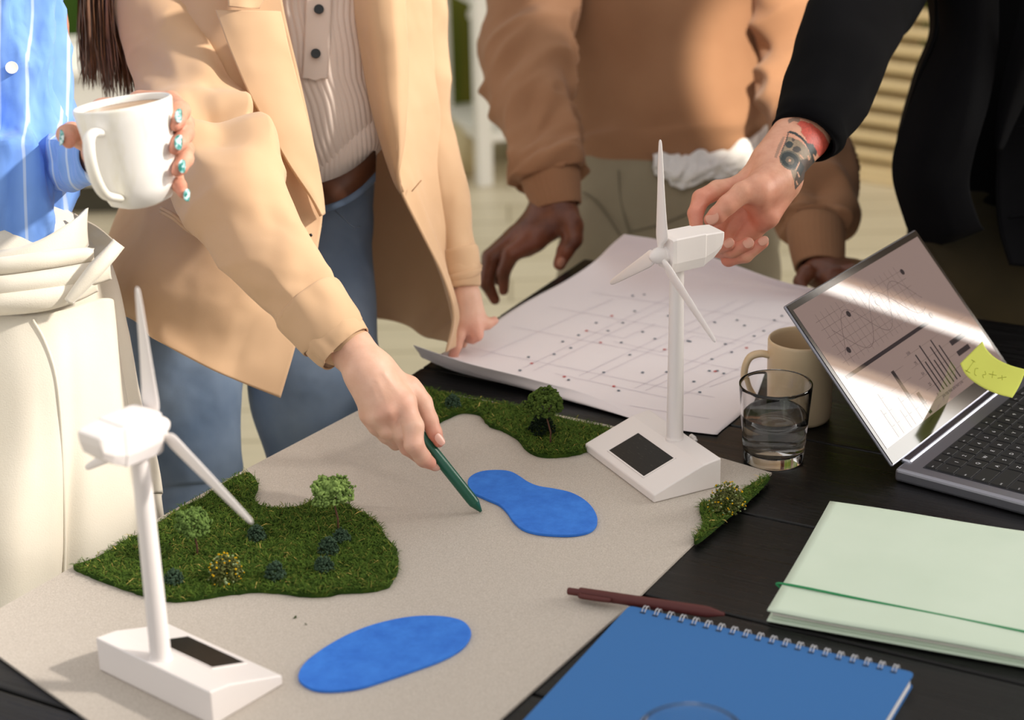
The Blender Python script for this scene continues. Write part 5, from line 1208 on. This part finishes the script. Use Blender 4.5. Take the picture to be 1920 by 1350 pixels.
# ================================================================= man in the brown sweater
def sweater_man():
    p = thing('person', 'person in a rust brown sweater and khaki trousers standing behind the paper plan', 'person', (.34, 2.95, 0))
    skin = skin_mat('deep_brown_skin', srgb(112, 66, 46), srgb(86, 46, 32), srgb(150, 84, 62), .42)
    Z = 2.56
    core = [Chain(J(Z, (1018, 330, .03, 34), (1030, 380, .02, 34), (1048, 402, .01, 33))), Chain(J(Z, (1040, 395, .01, 33), (1000, 440, .0, 26))), Chain(J(Z, (1035, 392, .02, 32), (975, 440, .01, 22))), Chain(J(Z, (1040, 400, .03, 28), (965, 450, .03, 18))), Chain(J(Z, (1052, 405, .0, 30), (1072, 425, -.01, 22))), Chain(J(Z, (1020, 430, .0, 24), (985, 462, .0, 20)))]
    idx = J(Z, (1000, 450, -.01, 23), (958, 476, -.012, 17), (944, 510, -.004, 13), (944, 545, .006, 9.5))
    mid = J(Z, (975, 446, .01, 22), (922, 484, .008, 17.5), (912, 530, .012, 14), (928, 562, .02, 10))
    rin = J(Z, (968, 442, .03, 20), (918, 482, .03, 15), (910, 520, .034, 12), (920, 545, .038, 9))
    pin = J(Z, (970, 445, .05, 18), (935, 482, .05, 13), (928, 510, .054, 10), (934, 528, .056, 8))
    thb = J(Z, (1068, 420, -.01, 22), (1074, 448, -.016, 19), (1060, 470, -.016, 16), (1049, 495, -.012, 12.5))
    V, F = grow(core, [Chain(x, .003) for x in (idx, mid, rin, pin, thb)], .002, .016, .007)
    Z2 = 2.47
    c2 = [Chain(J(Z2, (1524, 440, .09, 30), (1536, 485, .06, 32), (1552, 512, .02, 30))), Chain(J(Z2, (1528, 512, .01, 26), (1560, 524, -.005, 27), (1602, 518, .0, 24))), Chain(J(Z2, (1550, 500, .03, 22), (1600, 505, .03, 20)))]
    f2 = [J(Z2, (1512, 512, -.01, 17), (1500, 528, -.02, 13), (1506, 545, -.03, 10)), J(Z2, (1600, 512, -.01, 18), (1640, 522, -.02, 14), (1670, 535, -.03, 11)), J(Z2, (1602, 508, .01, 18), (1650, 515, .0, 14), (1685, 527, -.01, 11)), J(Z2, (1600, 505, .03, 17), (1650, 508, .03, 13), (1685, 515, .02, 10)), J(Z2, (1595, 500, .05, 15), (1635, 500, .05, 11), (1660, 505, .05, 9))]
    V2, F2 = grow(c2, [Chain(x, .003) for x in f2], .0025, .016, .007)
    base, hc, hf, hs = person_base(P(1250, 400, 2.88), P(1240, -20, 2.84), P(1240, -200, 2.72), P(1540, 490, 2.5), P(1040, 390, 2.57), P(1440, -120, 2.84), P(1040, -120, 2.84), P(1500, 150, 2.74), P(990, 160, 2.72), (.46, 3.0, 0), (.22, 3.0, 0), (.44, 2.95, .48), (.22, 2.95, .48), (-.1, -.8, -.6))
    body = body_mesh('body', base+[(V, F), (V2, F2)], skin, p, [(thb[3][0], .03, 1.0), (P(985, 470, Z-.02), .04, .4), (idx[3][0], .02, .5), (mid[3][0], .02, .5)])
    nm = mat('pale_nail', srgb(176, 124, 104), .35, .5)
    nail(body, P(1052, 492, Z-.024), P(1050, 500, Z-.012)-P(1058, 478, Z-.016), -FW+RT*.1, .0115, .0135, nm)
    # sweater
    def knitd(t, th, q): return .0004*np.sin(th*150)
    def trunk(t, th, q):
        return .010*noise3(np.stack([t*3+np.cos(th), np.cos(th)*1.6, np.sin(th)*1.6], -1))+.012*np.exp(-((t-.80)/.10)**2)*noise3(np.stack([t*9-th*1.2, np.cos(th)*1.5, np.sin(th)*1.5+3], -1))
    sw = loft('sweater', [(P(1235, -190, 2.82), .150), (P(1238, -110, 2.85), .172), (P(1242, 0, 2.86), .166), (P(1248, 100, 2.87), .162), (P(1254, 190, 2.87), .158), (P(1258, 250, 2.87), .155), (P(1258, 290, 2.87), .148), (P(1256, 308, 2.88), .136)], 120, 160, sweat, p, .68, trunk, thick=0, tw=0)
    loft('hem_band', [(P(1256, 284, 2.87), .150), (P(1257, 300, 2.872), .142), (P(1257, 320, 2.88), .134)], 14, 160, sweat, sw, .68, knitd, cap0=False, cap1=False, thick=.004)
    def af(seed):
        def f(t, th, q):
            p_ = np.stack([t*12+.5*np.sin(th+seed)+.3*np.sin(2*th), np.cos(th)*.8+seed, np.sin(th)*.8], -1)
            return (.017*(1-2.2*np.abs(noise3(p_)))+.004*noise3(p_*2.2))*np.clip((1-t)*8, 0, 1)*np.clip(t*6+.3, 0, 1)
        return f
    sleeve('sleeve', [(1030, -200, 2.84, 84), (1005, -90, 2.80, 80), (992, 20, 2.76, 80), (988, 110, 2.72, 78), (1000, 200, 2.67, 68), (1018, 270, 2.62, 62), (1030, 315, 2.59, 62), (1034, 330, 2.585, 56)], sweat, sw, 150, 80, .85, af(1.2), thick=.003)
    sleeve('cuff', [(1030, 318, 2.59, 54), (1034, 340, 2.58, 55), (1042, 372, 2.57, 48), (1045, 388, 2.568, 46)], sweat, sw, 20, 150, .85, lambda t, th, q: .0006*np.sin(th*60), thick=.003)
    sleeve('sleeve', [(1440, -200, 2.84, 70), (1480, -60, 2.80, 72), (1500, 80, 2.76, 70), (1510, 200, 2.70, 72), (1522, 300, 2.63, 66), (1530, 380, 2.57, 58), (1530, 420, 2.54, 58), (1530, 432, 2.53, 54)], sweat, sw, 150, 80, .85, af(5.1), thick=.003)
    sleeve('cuff', [(1530, 418, 2.535, 54), (1530, 440, 2.525, 54), (1534, 480, 2.51, 50), (1536, 502, 2.50, 46)], sweat, sw, 20, 150, .85, lambda t, th, q: .0006*np.sin(th*60), thick=.003)
    # white T-shirt hem and khaki trousers
    loft('tshirt_hem', [(P(1268, 270, 2.87), .142), (P(1264, 310, 2.872), .141), (P(1258, 348, 2.875), .136), (P(1254, 362, 2.88), .133)], 30, 120, tee, p, .62, lambda t, th, q: .010*t*noise3(np.stack([t*2, np.cos(th)*4, np.sin(th)*4], -1)), cap0=False, cap1=False, thick=.002)
    rows = []
    for x, y0, y1 in ((1225, 303, 318), (1250, 304, 340), (1275, 302, 352), (1310, 300, 342), (1350, 292, 334), (1390, 280, 326), (1425, 262, 306), (1446, 246, 282)):
        zf = 2.757+.00000105*abs(x-1256)**2.0; rows.append([P(x, y0-14, zf+.012), P(x, y0+(y1-y0)*.35, zf-.006), P(x, y0+(y1-y0)*.75, zf-.004), P(x, y1, zf+.002)])
    patch('tshirt_tail', rows, 90, 30, tee, p, lambda u, v, q: .006*noise3(np.stack([u*14+v*3, v*4, u*0], -1))+.003*noise3(np.stack([u*30, v*8, u*0+3], -1)), .002)
    tf = lambda s: (lambda t, th, q: .008*noise3(np.stack([t*3, np.cos(th)*1.5+s, np.sin(th)*1.5], -1))+.006*(1-2*np.abs(noise3(np.stack([t*9+np.sin(th)*1.2, np.cos(th)+s, np.sin(th)], -1))))*np.exp(-((t-.15)/.15)**2))
    hip = loft_pts([(P(1250, 300, 2.88), .145), (P(1250, 345, 2.87), .152), (P(1252, 420, 2.86), .158), (P(1254, 480, 2.86), .150), (P(1256, 530, 2.87), .12)], 40, 90, .66, tf(3))
    la = loft_pts([(P(1170, 400, 2.86), .088), (P(1160, 480, 2.85), .092), (P(1150, 600, 2.86), .090), (P(1140, 760, 2.88), .08), (np.array([.22, 2.96, .3]), .075), (np.array([.22, 2.96, .03]), .075)], 60, 50, .9, tf(5))
    lb = loft_pts([(P(1340, 400, 2.86), .088), (P(1350, 480, 2.85), .092), (P(1360, 600, 2.86), .090), (P(1370, 760, 2.88), .08), (np.array([.47, 2.98, .3]), .075), (np.array([.47, 2.98, .03]), .075)], 60, 50, .9, tf(8))
    v, f = merge(loft_vf(hip), loft_vf(la), loft_vf(lb)); kt = mesh_obj('trousers', v, f, khaki, p)
    dk = mat('dark_seam', srgb(112, 104, 86), .9)
    for pts in (((1160, 318), (1163, 370), (1172, 410), (1180, 432)), ((1092, 360), (1120, 380), (1150, 420), (1162, 440)), ((1178, 436), (1240, 420), (1300, 396), (1360, 372))):
        gq = np.array([q.co[:] for q in kt.data.vertices])+origin_of(p); out = []
        for x, y in pts:
            rr = ray(x, y); q = gq-CAM; tt = q@rr/(rr@rr); d = np.linalg.norm(q-tt[:, None]*rr, axis=1); out.append(P(x, y, (q[np.argsort(d)[:8]]@FW).min()-.001))
        tube('seam', crom(np.array(out), 24), .0012, dk, kt, 6)
    head_details(p, body, hc, hf, hs, srgb(24, 20, 18))
sweater_man()

# ================================================================= man in the black blazer with the tattooed forearm
def black_man():
    p = thing('person', 'person in a black blazer with a tattooed forearm reaching to the sharp white turbine', 'person', (.86, 2.75, 0))
    Z = 1.955
    skin = skin_mat('ruddy_skin', srgb(222, 168, 142), srgb(204, 146, 120), srgb(206, 108, 92))
    core = [Chain(J(Z, (1535, 200, .13, 50), (1508, 255, .09, 47), (1462, 318, .04, 39))), Chain(J(Z, (1510, 230, .10, 44), (1448, 300, .05, 38))), Chain(J(Z, (1458, 322, .035, 38), (1418, 372, .015, 30))), Chain(J(Z, (1462, 330, .045, 36), (1436, 402, .03, 28))), Chain(J(Z, (1448, 312, .05, 34), (1372, 362, .045, 20))), Chain(J(Z, (1450, 320, .05, 34), (1375, 392, .055, 20))), Chain(J(Z, (1458, 335, .05, 34), (1388, 420, .055, 20))), Chain(J(Z, (1466, 345, .045, 30), (1412, 432, .045, 20))),
            Chain(J(Z, (1452, 335, .02, 33), (1418, 358, -.002, 29)))]
    thb = J(Z, (1420, 355, .0, 27), (1392, 362, -.010, 21), (1364, 384, -.014, 18.5), (1345, 403, -.012, 16.5), (1333, 412, -.010, 13.5))
    idx = J(Z, (1380, 352, .042, 21), (1345, 356, .030, 18), (1315, 372, .016, 17), (1304, 400, .006, 14.5), (1306, 432, .0, 12))
    mid = J(Z, (1378, 390, .05, 20), (1350, 415, .045, 16), (1338, 446, .025, 15.5), (1350, 462, .006, 13.5), (1366, 458, -.006, 12.5))
    rin = J(Z, (1388, 412, .05, 19), (1362, 440, .045, 16), (1348, 468, .022, 15), (1372, 470, .004, 13.5), (1402, 457, -.004, 12.5))
    pin = J(Z, (1404, 430, .045, 18), (1380, 462, .040, 15), (1366, 486, .022, 13.5), (1398, 480, .008, 12.5), (1430, 455, .0, 11.5))
    V, F = grow(core, [Chain(x, .003) for x in (idx, mid, rin, pin, thb)], .00115, .012, .0055, cuts=[(Chain(J(Z, (1400, 398, .0, 10), (1385, 425, .012, 12))), .012)])
    Zl = 2.5
    base, hc, hf, hs = person_base(P(1900, 380, 2.62), P(1880, -60, 2.60), P(1860, -260, 2.5), P(2040, 420, 2.5), P(1500, 260, 2.04), P(2070, -120, 2.6), P(1700, -130, 2.5), P(2090, 170, 2.6), P(1600, 90, 2.22), (.98, 2.8, 0), (.76, 2.78, 0), (.96, 2.74, .48), (.76, 2.72, .48), (-.6, -.6, -.4))
    pk = [(thb[4][0], .022, .75), (thb[2][0], .018, .35), (idx[2][0], .020, .55), (idx[3][0], .03, .6), (mid[4][0], .016, .8), (rin[4][0], .016, .8), (pin[4][0], .016, .8), (mid[2][0], .03, .5), (rin[2][0], .03, .6), (pin[2][0], .03, .7), (P(1420, 400, Z+.02), .05, .45)]
    body = body_mesh('body', base+[(V, F)], skin, p, pk)
    nm = mat('bare_nail', srgb(206, 152, 132), .4, .4)
    nail(body, P(1334, 406, Z-.0195), P(1326, 411, Z-.012)-P(1352, 396, Z-.018), -FW*.85-DN*.55, .0155, .0150, nm)
    for x, y, dz, w_ in ((1366, 455, -.0135, .0100), (1403, 455, -.0112, .0108), (1431, 451, -.0065, .0095)):
        nail(body, P(x, y, Z+dz), RT*.9-DN*.55, -FW*.9-DN*.30, w_, .0115, nm)
    # tattoo: ink in the skin of the forearm, stored per point of the body surface
    Vb = np.array([v.co[:] for v in body.data.vertices])+origin_of(p); q = Vb-CAM; w = q@FW; px = np.stack([960+FPX*(q@RT)/w, 675+FPX*(q@DN)/w], 1)
    nn = np.empty(len(Vb)*3); body.data.vertices.foreach_get('normal', nn); nn = nn.reshape(-1, 3)
    ok = ((nn@FW) < .25) & (w < 2.15)
    def circ(cx, cy, a, b, rot=0, k=24):
        r = math.radians(rot); return [(cx+a*math.cos(t)*math.cos(r)-b*math.sin(t)*math.sin(r), cy+a*math.cos(t)*math.sin(r)+b*math.sin(t)*math.cos(r)) for t in np.linspace(0, 2*PI, k, endpoint=False)]
    def line(pts, wd):
        pts = crom(np.array(pts, float), 24) if len(pts) > 2 else np.array(pts, float); T = np.gradient(pts, axis=0); T /= np.linalg.norm(T, axis=1, keepdims=True); N = np.c_[-T[:, 1], T[:, 0]]*wd/2; return list(pts+N)+list((pts-N)[::-1])
    dk, md, lt, rd, sk = srgb(44, 52, 54), srgb(84, 88, 80), srgb(128, 120, 100), srgb(196, 74, 62), srgb(206, 160, 132)
    col = np.zeros((len(Vb), 4)); jit = .75+.5*(noise3(Vb*700)*.5+.5)
    def ink(poly, c, a=1.0, grain=True):
        m_ = ok & inside(poly, px); k = jit[m_][:, None] if grain else 1; col[m_, :3] = np.array(c)*k; col[m_, 3] = a
    ink([(1494, 232), (1502, 226), (1522, 232), (1544, 250), (1556, 272), (1550, 290), (1536, 294), (1530, 284), (1526, 272), (1514, 268), (1510, 258), (1502, 248), (1503, 240)], rd, .92)
    ink(line([(1478, 228), (1488, 224), (1500, 226)], 7), md, .7)
    ink([(1474, 262), (1480, 256), (1500, 264), (1514, 278), (1524, 298), (1522, 316), (1506, 338), (1491, 356), (1489, 340), (1482, 318), (1470, 306), (1462, 298), (1465, 282)], lt, .85)
    ink([(1468, 268), (1472, 256), (1468, 256), (1460, 270), (1452, 294), (1456, 297)], md, .5)
    ink([(1500, 300), (1524, 296), (1526, 310), (1508, 336), (1491, 356), (1489, 342)], dk, .9)
    ink(circ(1481, 300, 21, 17, 35), md, .95); ink(circ(1481, 300, 18, 14, 35), dk, 1); ink(circ(1481, 301, 9, 7, 35), md, .9); ink(circ(1481, 301, 2.6, 2.6), sk, 1, False)
    ink(circ(1480, 271, 7, 6.5), dk, 1); ink(circ(1494, 280, 8, 6), dk, .95); ink(circ(1487, 262, 3, 3), dk, .9)
    ink(line([(1479, 247), (1492, 251), (1508, 264), (1519, 282), (1526, 304), (1526, 312)], 4.5), dk, 1); ink(line([(1479, 246), (1474, 264), (1466, 284)], 2.5), dk, .9)
    ink([(1512, 268), (1524, 270), (1532, 284), (1530, 294), (1520, 284)], dk, 1)
    ink([(1501, 303), (1509, 314), (1501, 331), (1493, 321)], dk, 1, False); ink(line([(1499, 304), (1492, 319)], 2.4), sk, 1, False); ink(line([(1495, 322), (1499, 332)], 2.4), sk, 1, False); ink(line([(1499, 290), (1507, 298)], 2.4), sk, .9, False)
    ink(line([(1515, 292), (1518, 300)], 3.5), sk, .8, False); ink(line([(1493, 340), (1496, 347)], 2.4), sk, .8, False)
    at = body.data.color_attributes.new('ink', 'FLOAT_COLOR', 'POINT'); at.data.foreach_set('color', col.ravel().astype(np.float32))
    t = NT(skin); aa = t.n('ShaderNodeAttribute'); aa.attribute_name = 'ink'; mx = t.n('ShaderNodeMixRGB'); prev = t.b.inputs['Base Color'].links[0].from_socket
    t.l(aa.outputs['Alpha'], mx.inputs[0]); t.l(prev, mx.inputs[1]); t.l(aa.outputs['Color'], mx.inputs[2]); t.color(mx.outputs[0])
    # blazer: sleeve, trunk with open front, lapel and pocket
    def bf(t, th, q): return folds(2.2, .010, 6, 1.5, 1.3)(t, th, q)
    bl = None
    S = [[(1745, -120, 2.36), (1730, -110, 2.50), (1900, -120, 2.72), (2110, -120, 2.62), (2080, -110, 2.40), (1930, -120, 2.36)],
         [(1758, 0, 2.38), (1757, 0, 2.50), (1900, 0, 2.74), (2120, 0, 2.64), (2080, 0, 2.42), (1925, 0, 2.38)],
         [(1762, 70, 2.385), (1764, 70, 2.50), (1900, 70, 2.74), (2120, 80, 2.64), (2080, 80, 2.43), (1900, 90, 2.39)],
         [(1730, 150, 2.38), (1732, 150, 2.52), (1890, 160, 2.74), (2120, 170, 2.64), (2080, 170, 2.42), (1880, 190, 2.39)],
         [(1690, 260, 2.375), (1694, 260, 2.52), (1880, 260, 2.72), (2120, 260, 2.62), (2080, 270, 2.41), (1870, 290, 2.39)],
         [(1680, 330, 2.37), (1690, 345, 2.52), (1870, 340, 2.70), (2120, 340, 2.60), (2080, 360, 2.40), (1868, 370, 2.38)],
         [(1700, 410, 2.37), (1720, 420, 2.50), (1870, 420, 2.66), (2110, 420, 2.58), (2080, 440, 2.38), (1874, 440, 2.37)],
         [(1716, 444, 2.375), (1770, 462, 2.48), (1880, 470, 2.62), (2100, 490, 2.56), (2070, 510, 2.37), (1890, 500, 2.36)]]
    # columns are: left silhouette front, side, back, right side, right front, right front edge -- the left front panel is separate
    bl = patch('blazer', S, 90, 120, blackw, p, lambda u, v, q: .008*noise3(np.stack([u*3, v*8, u*0], -1)), .004)
    Lp = [[(1740, -120, 2.35), (1780, -120, 2.31), (1830, -120, 2.30), (1868, -120, 2.32)], [(1757, 0, 2.37), (1790, 0, 2.33), (1835, 0, 2.32), (1870, 0, 2.34)], [(1764, 70, 2.38), (1792, 80, 2.34), (1830, 90, 2.33), (1866, 100, 2.345)], [(1731, 150, 2.375), (1765, 170, 2.34), (1812, 185, 2.33), (1850, 190, 2.345)],
          [(1691, 255, 2.37), (1735, 270, 2.335), (1790, 280, 2.33), (1822, 285, 2.34)], [(1681, 325, 2.365), (1720, 345, 2.33), (1772, 355, 2.325), (1812, 350, 2.335)], [(1702, 405, 2.365), (1740, 425, 2.335), (1790, 430, 2.33), (1832, 410, 2.335)], [(1718, 445, 2.37), (1756, 458, 2.345), (1800, 450, 2.34), (1846, 430, 2.34)]]
    patch('front_panel', Lp, 80, 50, blackw, bl, lambda u, v, q: .006*noise3(np.stack([u*3+v, v*3, u*0+6], -1)), .004)
    lapb = [[(1930, -120, 2.32), (1960, -120, 2.31), (2000, -120, 2.33)], [(1912, 20, 2.335), (1945, 20, 2.32), (1990, 10, 2.34)], [(1890, 110, 2.35), (1920, 110, 2.335), (1960, 105, 2.35)], [(1872, 200, 2.36), (1890, 205, 2.35), (1915, 200, 2.36)], [(1866, 280, 2.365), (1870, 282, 2.36), (1878, 282, 2.365)]]
    patch('lapel', lapb, 40, 20, blackw, bl, None, .004)
    tube('pocket_welt', [P(1885, 240, 2.372), P(1960, 236, 2.372)], .0022, blackw, bl, 8); tube('pocket_welt', [P(1890, 408, 2.36), P(1990, 400, 2.36)], .0022, blackw, bl, 8)
    sleeve('sleeve', [(1790, -230, 2.46, 96), (1700, -120, 2.42, 92), (1640, -20, 2.32, 88), (1588, 70, 2.20, 86), (1556, 160, 2.11, 80), (1520, 235, 2.05, 66), (1508, 262, 2.035, 60)], blackw, bl, 130, 80, .85, bf, thick=.003)
    # grey-black top under the blazer and olive trousers
    loft('dark_top', [(P(1900, -140, 2.58), .11), (P(1890, 60, 2.58), .10), (P(1885, 220, 2.57), .12), (P(1880, 380, 2.55), .12), (P(1880, 430, 2.55), .11)], 60, 80, mat('black_jersey', srgb(15, 15, 17), .95, .1), p, .72, lambda t, th, q: .006*noise3(np.stack([t*4, np.cos(th)*2, np.sin(th)*2], -1)))
    tf = lambda s: (lambda t, th, q: .010*noise3(np.stack([t*3, np.cos(th)*1.5+s, np.sin(th)*1.5], -1))+.008*(1-2*np.abs(noise3(np.stack([t*8+np.sin(th)*1.2, np.cos(th)+s, np.sin(th)], -1))))*np.exp(-((t-.2)/.2)**2))
    hip = loft_pts([(P(1885, 380, 2.56), .12), (P(1885, 440, 2.55), .135), (P(1888, 520, 2.54), .14), (P(1890, 590, 2.55), .12)], 40, 90, .7, tf(3))
    la = loft_pts([(P(1820, 470, 2.55), .08), (P(1790, 560, 2.55), .09), (P(1780, 700, 2.57), .085), (np.array([.76, 2.74, .4]), .08), (np.array([.76, 2.76, .03]), .075)], 60, 50, .9, tf(5))
    lb = loft_pts([(P(1960, 470, 2.55), .085), (P(1970, 560, 2.55), .09), (P(1980, 700, 2.57), .085), (np.array([.98, 2.78, .4]), .08), (np.array([.98, 2.78, .03]), .075)], 60, 50, .9, tf(8))
    v, f = merge(loft_vf(hip), loft_vf(la), loft_vf(lb)); mesh_obj('trousers', v, f, olive, p)
    head_details(p, body, hc, hf, hs, srgb(90, 62, 40))
black_man()
